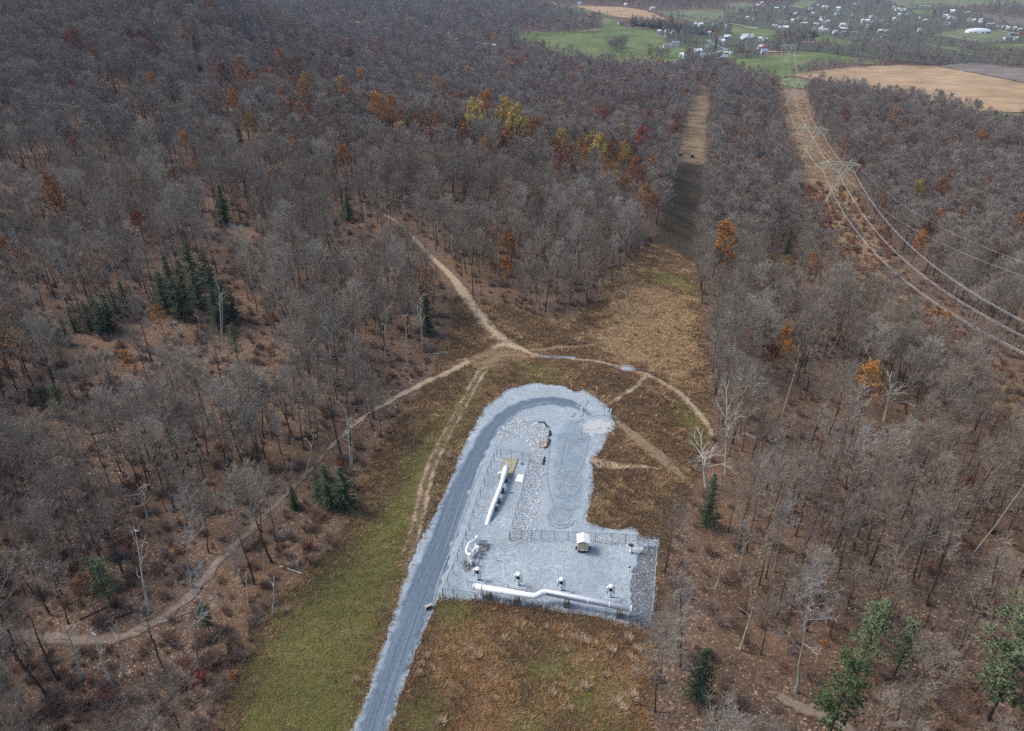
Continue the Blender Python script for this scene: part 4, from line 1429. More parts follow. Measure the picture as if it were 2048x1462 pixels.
# ------------------------------------------------------------------ the fenced pipeline yard
ZP = .085
MAT['steel'] = paint('galvanised_steel', (.40, .43, .44), .5, .5, .12)
MAT['dark_steel'] = paint('dark_post_paint', (.10, .13, .15), .6, .2, .15)
MAT['black'] = paint('black_rubber', (.022, .024, .026), .6, 0, .2)
MAT['concrete'] = paint('weathered_concrete', (.36, .33, .27), .9, 0, .22, 2.0)
MAT['slab'] = paint('stained_concrete_slab', (.285, .27, .185), .95, 0, .35, 1.6)
MAT['white_board'] = paint('white_panel', (.66, .67, .66), .7, 0, .06, 2)
MAT['pier'] = paint('brown_block_pier', (.105, .090, .075), .9, 0, .3, 3)
MAT['tan_paint'] = paint('tan_cabinet_paint', (.50, .43, .30), .6, 0, .08, 2)
MAT['orange_paint'] = paint('orange_marker', (.62, .19, .06), .5, 0, .1)
MAT['grating'] = paint('blue_grey_grating', (.16, .20, .22), .6, .3, .25, 8)
MAT['blue_paint'] = paint('blue_housing', (.05, .08, .22), .5, 0, .1)


def gp(px, py, h=0.0):
    p = g1(px, py)
    return Vector((p[0], p[1], p[2] + ZP + h))


def ghp(px, py, h):
    """point at height h seen at this pixel"""
    p, _ = Gh(px, py, h + ZP)
    return Vector((p[0], p[1], p[2] + ZP + h))


def smooth_pts(P, n=8):
    P = [Vector(p) for p in P]
    out = []
    for i in range(len(P) - 1):
        p0, p1, p2, p3 = P[max(i - 1, 0)], P[i], P[i + 1], P[min(i + 2, len(P) - 1)]
        for k in range(n):
            t = k / n
            out.append(.5 * (2 * p1 + (p2 - p0) * t + (2 * p0 - 5 * p1 + 4 * p2 - p3) * t * t + (3 * p1 - p0 - 3 * p2 + p3) * t ** 3))
    out.append(P[-1])
    return out


def local(root):
    return lambda p: Vector(p) - Vector(root.location)


# the long white header pipe
c = gp(1100, 1210)
t = empty('pipe_manifold', c, 0, 'long thick white header pipe with a kink, on short piers along the front fence', 'pipeline')
lo = local(t)
HP = 2.05
axis = [ghp(949, 1172.5, HP), ghp(1062, 1191.5, HP), ghp(1070, 1192, HP), ghp(1077, 1189.5, HP), ghp(1084, 1185.5, HP), ghp(1092, 1184.5, HP), ghp(1262, 1218, HP)]
mid = smooth_pts(axis[1:6], 4)
mb = MB()
mb.tube([lo(axis[0])] + [lo(p) for p in mid] + [lo(axis[6])], .51, 18)
mb.build('pipe', MAT['steel_white'], t, True)
dirv = (axis[6] - axis[0]).normalized()
for e, s in ((axis[0], -1), (axis[6], 1)):
    mb = MB()
    q = lo(e)
    mb.tube([q, q + dirv * s * .12, q + dirv * s * .24], [.60, .58, .30], 18)
    mb.build('end_cap', MAT['steel_white'], t, True)


def on_axis(px):
    segs = [axis[0]] + mid + [axis[6]]
    best = None
    for a, b in zip(segs[:-1], segs[1:]):
        for k in range(9):
            p = a.lerp(b, k / 8)
            q = float(project(p)[0][0])
            if best is None or abs(q - px) < best[0]:
                best = (abs(q - px), p)
    return best[1]


for px in (957, 1008, 1057, 1100, 1170, 1215, 1256):
    p = on_axis(px)
    mb = MB()
    mb.tube([lo(p) - dirv * .05, lo(p) + dirv * .05], .53 if px not in (957, 1256) else .64, 18)
    if px in (957, 1256):
        for k in range(12):
            a = k * math.pi / 6
            q = lo(p) + Vector((-dirv.y, dirv.x, 0)) * math.cos(a) * .58 + Vector((0, 0, math.sin(a) * .58))
            mb.bar(q - dirv * .12, q + dirv * .12, .035, 5)
    mb.build('flange' if px in (957, 1256) else 'weld_band', MAT['steel_white'], t)
for px in (964, 1050, 1144, 1250):
    p = lo(on_axis(px))
    mb = MB()
    mb.tube([p, (p.x, p.y, -.25)], .36, 14)
    mb.tube([(p.x, p.y, .02), (p.x, p.y, .14)], .46, 14)
    mb.build('riser', MAT['steel_white'], t, True)
for px in (981, 1035, 1130, 1232):
    p = lo(on_axis(px))
    mb = MB()
    mb.box((p.x, p.y - .05, HP * .36 - .1), (.95, 1.25, HP * .72), 0, rz=math.atan2(dirv.y, dirv.x), taper=.86)
    pr = mb.build('pier', MAT['pier'], t)
    mb = MB()
    mb.box((p.x, p.y - .05, HP * .72 - .06), (.6, 1.35, .10), 0, rz=math.atan2(dirv.y, dirv.x))
    mb.box((p.x, p.y - .62, HP * .8), (.5, .10, .30), 0, rz=math.atan2(dirv.y, dirv.x))
    mb.build('saddle', MAT['concrete'], pr)

# the launcher pipe rising out of the ground to its slab
c = gp(1000, 985)
t = empty('pipeline_launcher', c, 0, 'white curved pipe rising from the gravel to a closure beside the olive slab', 'pipeline')
lo = local(t)
P = [ghp(1012, 936, 1.45), ghp(1007, 954, 1.45), ghp(1001, 974, 1.40), ghp(993, 995, 1.25), ghp(985, 1015, .95), ghp(979, 1033, .40), ghp(975, 1047, -.15)]
P.append(P[-1] + (P[-1] - P[-2]) * .35)
mb = MB()
mb.tube([lo(p) for p in smooth_pts(P[1:], 4)], .46, 18)
mb.build('pipe', MAT['steel_white'], t, True)
dv = (P[0] - P[1]).normalized()
mb = MB()
mb.tube([lo(P[1]) - dv * .5, lo(P[1]), lo(P[0])], [.46, .60, .60], 18)
mb.build('barrel', MAT['steel_white'], t, True)
mb = MB()
q = lo(P[0])
mb.tube([q, q + dv * .10, q + dv * .2, q + dv * .3], [.70, .70, .42, .12], 18)
mb.tube([q + Vector((0, 0, .62)), q + Vector((.05, 1.3, .62))], .05, 6)
mb.build('closure_door', MAT['steel_white'], t)
mb = MB()
q = lo(P[0].lerp(P[1], .55))
mb.tube([q, q + Vector((-1.1, .05, 0)), q + Vector((-1.25, .05, -.15)), q + Vector((-1.25, .05, -1.5))], .16, 10)
mb.tube([q + Vector((-.75, .05, -.05)), q + Vector((-.75, .05, .35))], .14, 10)
mb.torus((q.x - .75, q.y + .05, q.z + .42), .26, .04, 16, 5)
mb.build('side_valve', MAT['steel_white'], t, True)
for pp in (P[0].lerp(P[1], .9), P[2], P[3], P[3].lerp(P[4], .8)):
    q = lo(pp)
    mb = MB()
    mb.box((q.x + .12, q.y - .05, (q.z - .35) / 2), (1.25, .55, max(.3, q.z - .35)), 0, rz=.15)
    mb.build('support', MAT['pier'], t)


def slab(name, quad, h, mat, label, cat):
    P = [gp(*q) for q in quad]
    c = sum(P, Vector()) / 4
    mb = MB()
    mb.add([tuple(p - c + Vector((0, 0, -.1))) for p in P] + [tuple(p - c + Vector((0, 0, h))) for p in P],
           [(3, 2, 1, 0), (4, 5, 6, 7), (0, 1, 5, 4), (1, 2, 6, 5), (2, 3, 7, 6), (3, 0, 4, 7)])
    o = mb.build(name, mat)
    o.location = c
    return tag(o, label, cat)


slab('concrete_slab', [(997, 953), (1023, 955), (1036, 919), (1007.5, 917.5)], .22, MAT['slab'], 'olive stained concrete slab under the closure end of the curved pipe', 'slab')
slab('cover_panel', [(1030, 964), (1045, 966.5), (1048, 950.5), (1035, 950)], .12, MAT['white_board'], 'pale flat rectangular cover lying beside the olive concrete slab', 'cover')
slab('steel_plate', [(1017, 987), (1029, 987.5), (1028, 985.5), (1020, 985)], .06, MAT['dark_steel'], 'thin dark steel plate lying on gravel right of the curved pipe', 'plate')
slab('catch_basin', [(1041, 930), (1048, 931), (1046, 926), (1042, 926)], .10, MAT['dark_steel'], 'small dark grate lid right of the olive concrete slab', 'grate')

# bypass piping at the left
c = gp(950, 1110)
t = empty('bypass_piping', c, 0, 'white bent bypass pipe loop with valve bodies between two railed platforms', 'pipeline')
lo = local(t)
HB = 1.9
A = ghp(953.5, 1078.5, HB)
loop = [A, ghp(938.4, 1085, HB), ghp(930.8, 1101, HB), ghp(939.5, 1113, HB)]
mb = MB()
pth = []
for i, p in enumerate(loop):
    if 0 < i < 3:
        a = (loop[i - 1] - p).normalized()
        b = (loop[i + 1] - p).normalized()
        pth += [p + a * .35, p + a * .08 + b * .08, p + b * .35]
    else:
        pth.append(p)
mb.tube([lo(p) for p in pth], .20, 12)
mb.build('loop_pipe', MAT['steel_white'], t, True)
for p in (loop[0], loop[3]):
    q = lo(p)
    mb = MB()
    mb.tube([(q.x, q.y, q.z + .55), (q.x, q.y, -.2)], .21, 12)
    mb.tube([(q.x, q.y, q.z + .40), (q.x, q.y, q.z + .62)], .34, 14)
    mb.tube([(q.x, q.y, .5), (q.x, q.y, .62)], .33, 14)
    mb.build('riser', MAT['steel_white'], t, True)
for px, py, h, r in ((946.8, 1116, 1.7, .26), (951, 1113, 1.9, .22), (955.8, 1107, 1.5, .34), (951.5, 1102, .9, .30), (942.5, 1133, 1.3, .2)):
    q = lo(gp(px, py))
    mb = MB()
    mb.tube([(q.x, q.y, 0), (q.x, q.y, h)], r * .8, 12)
    mb.tube([(q.x, q.y, h - .12), (q.x, q.y, h + .05)], r * 1.15, 14)
    mb.tube([(q.x, q.y, h * .45), (q.x, q.y, h * .45 + .1)], r * 1.1, 14)
    mb.tube([(q.x, q.y, h), (q.x, q.y, h + .3)], .06, 8)
    mb.build('valve_body', MAT['steel_white'], t, True)
mb = MB()
a, b = lo(gp(965, 1099, .35)), lo(gp(951.5, 1132, .35))
mb.tube([a, b, lo(gp(942, 1131, .35))], .06, 6)
mb.build('conduit', MAT['steel_white'], t)
mb = MB()
for a, b in (((951, 1100), (955, 1100)), ((948, 1112), (953, 1104)), ((944, 1128), (950, 1132))):
    mb.bar(lo(gp(*a, .5)), lo(gp(*b, .5)), .13, 8)
mb.build('link_pipe', MAT['dark_steel'], t)


def platform(quad, h, label):
    P = [gp(*q) for q in quad]
    c = sum(P, Vector()) / 4
    t = empty('access_platform', c, 0, label, 'platform')
    Q = [p - c for p in P]
    mb = MB()
    mb.add([(q.x, q.y, h - .06) for q in Q] + [(q.x, q.y, h) for q in Q], [(3, 2, 1, 0), (4, 5, 6, 7), (0, 1, 5, 4), (1, 2, 6, 5), (2, 3, 7, 6), (3, 0, 4, 7)])
    mb.build('deck', MAT['grating'], t)
    for q in Q:
        mb = MB()
        mb.tube([(q.x, q.y, -.1), (q.x, q.y, h + 1.05)], .045, 6)
        mb.build('post', MAT['steel'], t)
    mb = MB()
    for i in (1, 2, 3):
        a, b = Q[i], Q[(i + 1) % 4]
        for k in (.55, 1.02):
            mb.bar((a.x, a.y, h + k), (b.x, b.y, h + k), .035, 6)
        for f in (.33, .66):
            m = a.lerp(b, f)
            mb.bar((m.x, m.y, h), (m.x, m.y, h + 1.02), .03, 5)
    mb.build('handrail', MAT['steel'], t)
    mb = MB()
    a, b = Q[0], Q[1]
    m = (a + b) / 2
    ang = math.atan2((b - a).y, (b - a).x)
    nrm = Vector((math.sin(ang), -math.cos(ang), 0))
    for k in range(2):
        s = m + nrm * (.22 + .28 * k)
        mb.box((s.x, s.y, h * (.62 - .32 * k)), ((b - a).length * .9, .28, .05), 0, rz=ang)
    for e in (a, b):
        f = e + nrm * .6
        mb.bar((e.x, e.y, h - .03), (f.x, f.y, -.02), .05, 5)
    mb.build('step', MAT['concrete'], t)


platform([(958.5, 1097), (974, 1099), (974.5, 1087), (960, 1086)], .75, 'railed steel platform with steps right of the bent bypass pipe')
platform([(927.5, 1139), (937.5, 1135.5), (933, 1126), (922, 1127.5)], .55, 'low railed steel platform in front of the bent bypass pipe, by the road')

# valve operators with barrier bars
MAT['white2'] = paint('white_valve_paint', (.62, .66, .68), .5, 0, .15, 4)


def make_operator(loc, rz, label, wheel=False, s=1.0):
    t = empty('valve_operator', loc, rz, label, 'valve', 'valve operators in the gravel yard')
    t.scale = (1.25, 1.25, 1.2)
    mb = MB()
    mb.tube([(0, 0, -.1), (0, 0, 1.35)], .15, 12)
    mb.tube([(0, 0, .35), (0, 0, .45)], .28, 14)
    mb.tube([(0, 0, 1.2), (0, 0, 1.32)], .30, 14)
    mb.build('stem', MAT['white2'], t, True)
    mb = MB()
    mb.box((0, 0, 1.62), (.42, .36, .62), 0)
    mb.tube([(0, 0, 1.9), (0, 0, 2.05)], .14, 10)
    mb.build('gearbox', MAT['black'], t)
    mb = MB()
    mb.tube([(0, .06, 2.05), (0, .06, 2.22)], [.36, .33], 16)
    mb.build('cap', MAT['steel_white'], t, True)
    for sx in (-1, 1):
        mb = MB()
        mb.tube([(sx * .46, 0, .75), (sx * .46, 0, 1.75)], .12, 10)
        mb.tube([(sx * .46, 0, 1.75), (sx * .46, 0, 1.92)], .17, 10)
        mb.bar((sx * .46, 0, 1.2), (sx * .1, 0, 1.2), .06, 6)
        mb.build('cylinder', MAT['white2'], t, True)
    mb = MB()
    mb.bar((-1.35, -.75, .55), (1.35, -.75, .55), .055, 8)
    for sx in (-1.35, 1.35):
        mb.tube([(sx, -.75, -.1), (sx, -.75, .95)], .055, 8)
    mb.build('barrier_bar', MAT['white2'], t)
    return t


for px, py, lb in ((955, 1160, 'valve operator nearest the road, behind the end of the header pipe'), (1036, 1171, 'valve operator behind the left straight of the header pipe'), (1122, 1181, 'valve operator right of the kink in the header pipe'), (1220, 1195, 'dark-topped valve operator nearest the right riprap strip')):
    make_operator(gp(px, py), random.uniform(-.3, -.1), lb)
t = empty('handwheel_valve', gp(1261, 1106), 0, 'tall valve with a big black spoked handwheel at the yard back corner', 'valve')
mb = MB()
mb.tube([(0, 0, -.1), (0, 0, 1.75)], .11, 10)
mb.tube([(0, 0, .1), (0, 0, .55), (0, 0, .75)], [.32, .30, .12], 14)
mb.tube([(0, 0, 1.2), (0, 0, 1.35)], .22, 12)
mb.build('stem', MAT['white2'], t, True)
mb = MB()
mb.torus((0, 0, 1.8), .74, .06, 28, 6)
mb.build('rim', MAT['steel_white'], t, True)
mb = MB()
for k in range(10):
    a = k * math.pi / 5
    mb.bar((.1 * math.cos(a), .1 * math.sin(a), 1.8), (.72 * math.cos(a), .72 * math.sin(a), 1.8), .06, 5)
mb.cyl((0, 0, 1.7), .2, .2, 12)
mb.build('spoke_hub', MAT['black'], t)
t = empty('gauge_stand', gp(1257, 1143), 0, 'small blue and white instrument stand at the edge of dark riprap', 'instrument')
mb = MB()
mb.tube([(0, 0, -.1), (0, 0, 1.0)], .06, 8)
mb.build('stand', MAT['steel_white'], t)
mb = MB()
mb.box((.05, 0, 1.05), (.36, .28, .34), 0)
mb.build('housing', MAT['blue_paint'], t)
mb = MB()
mb.tube([(-.12, 0, 1.15), (-.12, 0, 1.42)], [.14, .05], 10)
mb.build('dial', MAT['steel_white'], t)
t = empty('vent_post', gp(992, 1121.5), 0, 'slim white vent post with a T head standing alone on gravel', 'post')
mb = MB()
mb.tube([(0, 0, -.1), (0, 0, 1.5)], .09, 10)
mb.build('post', MAT['steel_white'], t, True)
mb = MB()
mb.bar((-.18, 0, 1.52), (.1, 0, 1.52), .10, 8)
mb.bar((.1, 0, 1.5), (.42, .1, 1.72), .05, 6)
mb.build('tee_head', MAT['steel_white'], t)

# the tan control cabinet
t = empty('control_cabinet', gp(1165, 1103), -.05, 'tan metal control cabinet with white gable roof standing on the gravel yard', 'cabinet')
t.scale = (1.12, 1.12, 1.2)
mb = MB()
mb.box((0, .5, 1.25), (1.75, 1.8, 1.7), 0)
mb.add([(-.875, -.4, 2.1), (.875, -.4, 2.1), (0, -.4, 2.42), (-.875, 1.4, 2.1), (.875, 1.4, 2.1), (0, 1.4, 2.42)], [(0, 1, 2), (5, 4, 3)])
mb.build('body', MAT['tan_paint'], t)
mb = MB()
for s in (-1, 1):
    mb.add([(0, -.55, 2.50), (s * 1.02, -.55, 2.10), (s * 1.02, 1.55, 2.10), (0, 1.55, 2.50), (0, -.55, 2.42), (s * 1.02, -.55, 2.02), (s * 1.02, 1.55, 2.02), (0, 1.55, 2.42)],
           [(0, 1, 2, 3), (7, 6, 5, 4), (0, 4, 5, 1), (1, 5, 6, 2), (2, 6, 7, 3)])
mb.build('roof', MAT['steel_white'], t)
mb = MB()
mb.box((.22, -.43, 1.28), (.04, .05, 1.55), 0)
mb.box((-.3, -.43, 1.85), (.5, .05, .16), 0)
mb.build('door_seam', MAT['concrete'], t)
mb = MB()
mb.box((-.05, -.44, .66), (.55, .06, .3), 0)
mb.build('label_plate', MAT['white_board'], t)
for sx in (-.75, .75):
    for sy in (-.25, 1.2):
        mb = MB()
        mb.box((sx, sy, .18), (.16, .16, .50), 0)
        mb.build('leg', MAT['dark_steel'], t)
mb = MB()
for k in range(4):
    mb.box((-.45 + .3 * k, -.2, .12), (.2, .3, .34), 0)
for s in (-1, 1):
    mb.box((s * 1.05, .1, .55), (.26, .3, .5), 0)
mb.build('battery_rack', MAT['black'], t)


# fences
def chain_mat():
    t = NT('chain_link_mesh')
    s = t.sep(t.attr('along'))
    k = 1 / .16

    def strand(sgn):
        v = t.math('ADD' if sgn > 0 else 'SUBTRACT', s[0], s[1])
        f = t.math('FRACT', t.math('MULTIPLY', v, k))
        return t.math('LESS_THAN', f, .085)
    m = t.math('MAXIMUM', strand(1), strand(-1))
    tr = t.n('ShaderNodeBsdfTransparent')
    mx = t.n('ShaderNodeMixShader')
    t.b.inputs['Base Color'].default_value = (.30, .33, .34, 1)
    t.l(m, mx.inputs[0])
    t.l(tr.outputs[0], mx.inputs[1])
    t.l(t.b.outputs[0], mx.inputs[2])
    t.l(mx.outputs[0], t.out.inputs[0])
    return t.mat


MAT['chain'] = chain_mat()


def fence(pts, label, H=2.2, mat='dark_steel', midrail=False, close=False):
    P = [gp(*p) for p in pts]
    c = P[0].copy()
    t = empty('chain_link_fence', c, 0, label, 'fence', 'chain link fences round the yard')
    Q = [p - c for p in P]
    for q in Q:
        mb = MB()
        mb.tube([(q.x, q.y, q.z - .3), (q.x, q.y, q.z + H)], .05, 6)
        mb.tube([(q.x, q.y, q.z + H), (q.x, q.y, q.z + H + .06)], [.065, .02], 6)
        mb.build('post', MAT[mat], t)
    mb = MB()
    for a, b in zip(Q[:-1], Q[1:]):
        for k in ((H - .06, H * .5) if midrail else (H - .06,)):
            mb.bar((a.x, a.y, a.z + k), (b.x, b.y, b.z + k), .032, 6)
    mb.build('rail', MAT[mat if not midrail else 'steel'], t)
    vs, fs, al, run = [], [], [], 0.0
    for a, b in zip(Q[:-1], Q[1:]):
        L = (b - a).length
        n = len(vs)
        vs += [(a.x, a.y, a.z), (b.x, b.y, b.z), (b.x, b.y, b.z + H - .1), (a.x, a.y, a.z + H - .1)]
        al += [(run, 0), (run + L, 0), (run + L, H), (run, H)]
        fs.append((n, n + 1, n + 2, n + 3))
        run += L
    me = bpy.data.meshes.new('mesh_panel')
    me.from_pydata(vs, [], fs)
    at = me.attributes.new('along', 'FLOAT_COLOR', 'POINT')
    at.data.foreach_set('color', np.array([(u, v, 0, 1) for u, v in al], np.float32).ravel())
    me.materials.append(MAT['chain'])
    link_mesh('mesh_panel', me, t)
    return t


fence([(887, 1195), (907, 1197.5), (950, 1204), (985.5, 1207), (1020.5, 1212.5), (1064.5, 1219.5), (1086, 1223.5), (1107, 1225.5), (1136.5, 1229.5), (1173, 1233.5), (1210.5, 1236), (1250.5, 1241.5)], 'dark chain link fence along the front edge of the yard, below the header pipe')
fence([(886, 1197), (896.5, 1172), (906.5, 1149), (916, 1124), (925, 1101.5), (931.5, 1081), (939, 1061), (947, 1035), (954, 1013), (961, 994), (969, 972), (976, 952), (982, 938), (988.5, 922)], 'dark chain link fence along the left side of the yard, beside the road')
fence([(993, 914.5), (1001.5, 915), (1022.5, 917.5), (1044.5, 921.5), (1060, 923)], 'short dark fence across the far end behind the olive slab')
fence([(1060, 925), (1056.5, 942), (1052, 962), (1047.5, 982), (1043, 1002), (1037, 1020), (1032, 1038), (1026, 1058), (1019, 1080)], 'dark chain link fence along the left edge of the pale riprap strip')
fence([(1020, 1081), (1042, 1080), (1062.5, 1079.5), (1082.5, 1079), (1108.5, 1080.5), (1136, 1082), (1160, 1083), (1190, 1084), (1222, 1085), (1250, 1087), (1275, 1088)], 'dark chain link fence across the back of the yard, behind the tan cabinet')
fence([(1277, 1092), (1296, 1092), (1314, 1093.5), (1312, 1115), (1310, 1140), (1308, 1165), (1306, 1190), (1304, 1215), (1302, 1240), (1280, 1245), (1252, 1249)], 'bright galvanised fence with a middle rail round the dark right riprap strip', 2.2, 'steel', True)

# marker posts
MK = [(914, 1197, 'by the front fence left end'), (1003, 1213, 'on the front fence left of the header kink'), (1087.5, 1225, 'on the front fence below the header kink'), (1195, 1240, 'on the front fence right part'), (1222, 1089, 'on the back fence right of the cabinet'),
      (1142, 780, 'on the far rim of gravel, left one'), (1193, 785, 'on the far rim of gravel, right one'), (1280, 802, 'alone in brown scrub right of the gravel'), (1249, 563, 'in the far clearing, left one'), (1292, 576, 'in the far clearing, middle one'), (1343, 585, 'in the far clearing, right one')]
for k, (px, py, wh) in enumerate(MK):
    t = empty('marker_post', gp(px, py), 0, 'slim orange and white marker post ' + wh, 'marker', 'pipeline marker posts')
    mb = MB()
    mb.tube([(0, 0, -.2), (0, 0, .95)], .07, 8)
    mb.build('post', MAT['orange_paint'], t)
    mb = MB()
    mb.tube([(0, 0, .95), (0, 0, 1.45), (0, 0, 1.5)], [.08, .08, .03], 8)
    mb.build('cap', MAT['steel_white'], t)

# culvert headwall by the road
t = empty('culvert', gp(858, 1217), .5, 'small pale concrete culvert mouth at the road edge by the grass', 'culvert')
mb = MB()
mb.box((-.55, 0, .25), (.14, .5, .7), 0)
mb.box((.55, 0, .25), (.14, .5, .7), 0)
mb.box((0, 0, .66), (1.24, .5, .13), 0)
mb.build('headwall', MAT['concrete'], t)
mb = MB()
mb.box((0, .12, .28), (.94, .2, .6), 0)
mb.build('mouth', MAT['black'], t)

# torn fabric where the stone bank has slid
MAT['fabric'] = paint('black_ground_fabric', (.035, .038, .040), .9, 0, .4, 4)
for k, (pts, w, wh) in enumerate([([(1078, 846), (1086, 845), (1092, 852), (1099, 858)], .5, 'curling along the top of the pale stone bank'), ([(1100, 862), (1101, 872), (1094, 876)], .45, 'folded at the right shoulder of the stone bank'),
                                 ([(1099, 880), (1097, 890), (1090, 899)], .4, 'beside the bare tan patch of the stone bank'), ([(1089, 915), (1088, 925), (1086, 932)], .35, 'short scrap on the right edge of the stone bank')]):
    L = line(pts, 3)
    r = random.Random(k)
    mb = MB()
    n = len(L)
    vs = []
    for i, (x_, y_) in enumerate(L):
        z_ = float(hz(x_, y_)) + ZP + .12
        ww = w * r.uniform(.35, 1.1)
        vs += [(x_ - ww, y_ + r.uniform(-.2, .2), z_ + r.uniform(.0, .25)), (x_ + ww * .7, y_ + r.uniform(-.2, .2), z_ - .05 + r.uniform(.05, .2))]
    vs2 = [(a_, b_, c_ - .04) for a_, b_, c_ in vs]
    m = len(vs)
    fs = []
    for i in range(n - 1):
        a_, b_, c_, d_ = 2 * i, 2 * i + 1, 2 * i + 3, 2 * i + 2
        fs += [(a_, b_, c_, d_), (m + d_, m + c_, m + b_, m + a_), (a_, d_, m + d_, m + a_), (c_, b_, m + b_, m + c_)]
    mb.add(vs + vs2, fs)
    tag(mb.build('torn_fabric', MAT['fabric']), 'torn black ground fabric ' + wh, 'fabric', 'torn fabric on the stone bank')
poly_sheet('bare_soil', [(1075, 893), (1092, 880), (1100, 876), (1098, 893), (1088, 899)], .3, .16, MAT['trail'], .2, .5)

# fallen trunks on the forest floor
LOGS = [((290, 1460), (364, 1366), .22, 'long dark fallen trunk at the bottom left of the wood'), ((306, 1440), (372, 1362), .18, 'second fallen trunk lying against the long dark one'), ((560, 1134), (604, 1148), .16, 'pale fallen log at the meadow edge'), ((230, 1237), (300, 1215), .15, 'fallen log in the brush pile by the forest track'),
        ((160, 1240), (235, 1205), .17, 'dark fallen log left of the brush pile'), ((318, 1247), (385, 1222), .10, 'thin white fallen branch across the forest track'), ((205, 1068), (262, 1040), .16, 'fallen log in the wood above the forest track'), ((405, 1034), (462, 1022), .15, 'grey fallen log under the dead trees'),
        ((95, 1130), (122, 1116), .13, 'short pale fallen log far left'), ((590, 880), (640, 862), .16, 'fallen log behind the twin dead trunks'), ((852, 710), (895, 706), .12, 'pale fallen branch by the dirt track'), ((180, 870), (225, 860), .16, 'fallen log left of the grey thicket'),
        ((1410, 1455), (1450, 1432), .14, 'fallen pole on leaves at bottom right')]
for a_, b_, r_, lb in LOGS:
    P, Q = gp(*a_), gp(*b_)
    P.z += r_ - ZP
    Q.z += r_ - ZP
    c = (P + Q) / 2
    mb = MB()
    d_ = (Q - P) / 6
    pts_ = []
    for k in range(7):
        q = P + d_ * k
        q.z = float(hz(q.x, q.y)) + r_ * .8 + random.uniform(0, .1)
        pts_.append(q - c)
    mb.tube(pts_, [r_ * (1 - .09 * k) for k in range(7)], 7)
    for k in (2, 4, 5):
        q = pts_[k]
        mb.spike(tuple(q), (q.x + random.uniform(-1, 1), q.y + random.uniform(-1, 1), q.z + random.uniform(.3, 1.0)), r_ * .4)
    o = mb.build('fallen_log', MAT['snag'] if ('white' in lb or 'pale' in lb) else MAT['bark'])
    o.location = c
    tag(o, lb, 'log', 'fallen logs')

# small yellow shrubs in the far clearing
for k, (px, py, wh) in enumerate([(1291, 538, 'farthest, at the foot of the cleared strip'), (1289, 553, 'left, above the dry grass'), (1334, 564, 'on the grassy bank'), (1393, 648, 'upper one at the clearing right edge'), (1394, 692, 'lower one at the clearing right edge')]):
    r = empty('yellow_shrub', g1(px, py), random.uniform(0, 6), 'small yellow shrub ' + wh, 'shrub', 'yellow shrubs in the clearing')
    r.scale = (.20, .20, .16)
    link_mesh('stem', KIND['yellow'][k % 3][0], r)
    link_mesh('foliage', KIND['yellow'][k % 3][1], r)

# pale bunch grass in the front field
BUNCH = [(1007, 1281, 1.0), (1168, 1284, 1.2), (1188, 1288, .8), (1255, 1281, 1.2), (1222, 1303, 1.1), (1275, 1301, .9), (1262, 1318, .8), (954, 1315, 1.1), (1130, 1303, .7), (1170, 1376, 1.1), (1266, 1396, 1.2), (1235, 1410, 1.3), (1245, 1422, 1.0), (1103, 1390, .9), (882, 1446, 1.1), (1270, 1345, .8), (852, 1315, .9), (843, 1330, .8), (838, 1350, .9), (1210, 1352, .7),
         (572, 1222, 1.0), (657, 1100, 1.0), (898, 915, .9), (575, 1090, .8), (712, 1362, .8), (1190, 1312, .7), (1120, 1275, .7), (1140, 1420, .8), (990, 1400, .7), (1090, 1255, .7)]
MAT['straw'] = m_twig('straw_blades', [(0, (.50, .385, .25)), (.5, (.60, .475, .325)), (1, (.66, .545, .40))])


def tuft_mesh(name, seed, n, h, w, spread, mat):
    r = random.Random(seed)
    mb = MB()
    for _ in range(n):
        a, b = r.uniform(0, 6.28), r.random() ** .6 * spread
        x_, y_ = math.cos(a) * b * .45, math.sin(a) * b * .45
        l = h * r.uniform(.5, 1.1)
        q = (x_ + math.cos(a) * b + r.uniform(-.1, .1), y_ + math.sin(a) * b + r.uniform(-.1, .1), l)
        t_ = r.uniform(0, 6.28)
        mb.add([(x_ + math.cos(t_) * w, y_ + math.sin(t_) * w, -.03), (x_ - math.cos(t_) * w, y_ - math.sin(t_) * w, -.03), q], [(0, 1, 2)])
    return mb.mesh(name, [mat])


BM = [tuft_mesh('bunch_grass', 70 + k, 150, .85, .028, .55, MAT['straw']) for k in range(3)]
for k, (px, py, s) in enumerate(BUNCH):
    o = link_mesh('bunch_grass', BM[k % 3], None, g1(px, py), random.uniform(0, 6), (s * 1.35, s * 1.35, s * random.uniform(1.0, 1.4)))
    tag(o, None, 'grass clump', 'pale bunch grass clumps')
    ITEMS.append((o, ('large ' if s > 1.05 else 'small ' if s < .85 else '') + 'pale straw grass clump', np.array(o.location)))

# ------------------------------------------------------------------ power line
MAT['pylon'] = paint('weathered_lattice_steel', (.46, .47, .37), .6, .2, .12, .6)
MAT['wire'] = paint('aluminium_conductor', (.50, .51, .53), .5, .2, .05, 1)
MAT['glass'] = paint('glass_insulator', (.62, .68, .70), .3, 0, .08, 3)
PYL = []
# photo px of the base, depth, scale
LINEDIR = None
spots = [(480.0, 220.0, 1.0), (646.0, 265.0, 1.0), (935.0, 348.0, 1.0), (1285.0, 459.0, 1.0), (1752.0, 603.0, 1.0)]
P0 = (56.7, 112.0, 1.6)


def lattice(mb, A, B, n, r=.06):
    """zig-zag bracing between two chords"""
    for i in range(n):
        a0, a1 = A[0].lerp(A[1], i / n), A[0].lerp(A[1], (i + 1) / n)
        b0, b1 = B[0].lerp(B[1], i / n), B[0].lerp(B[1], (i + 1) / n)
        mb.bar(a0, b1, r, 4)
        mb.bar(b0, a1, r, 4)
        mb.bar(a1, b1, r, 4)


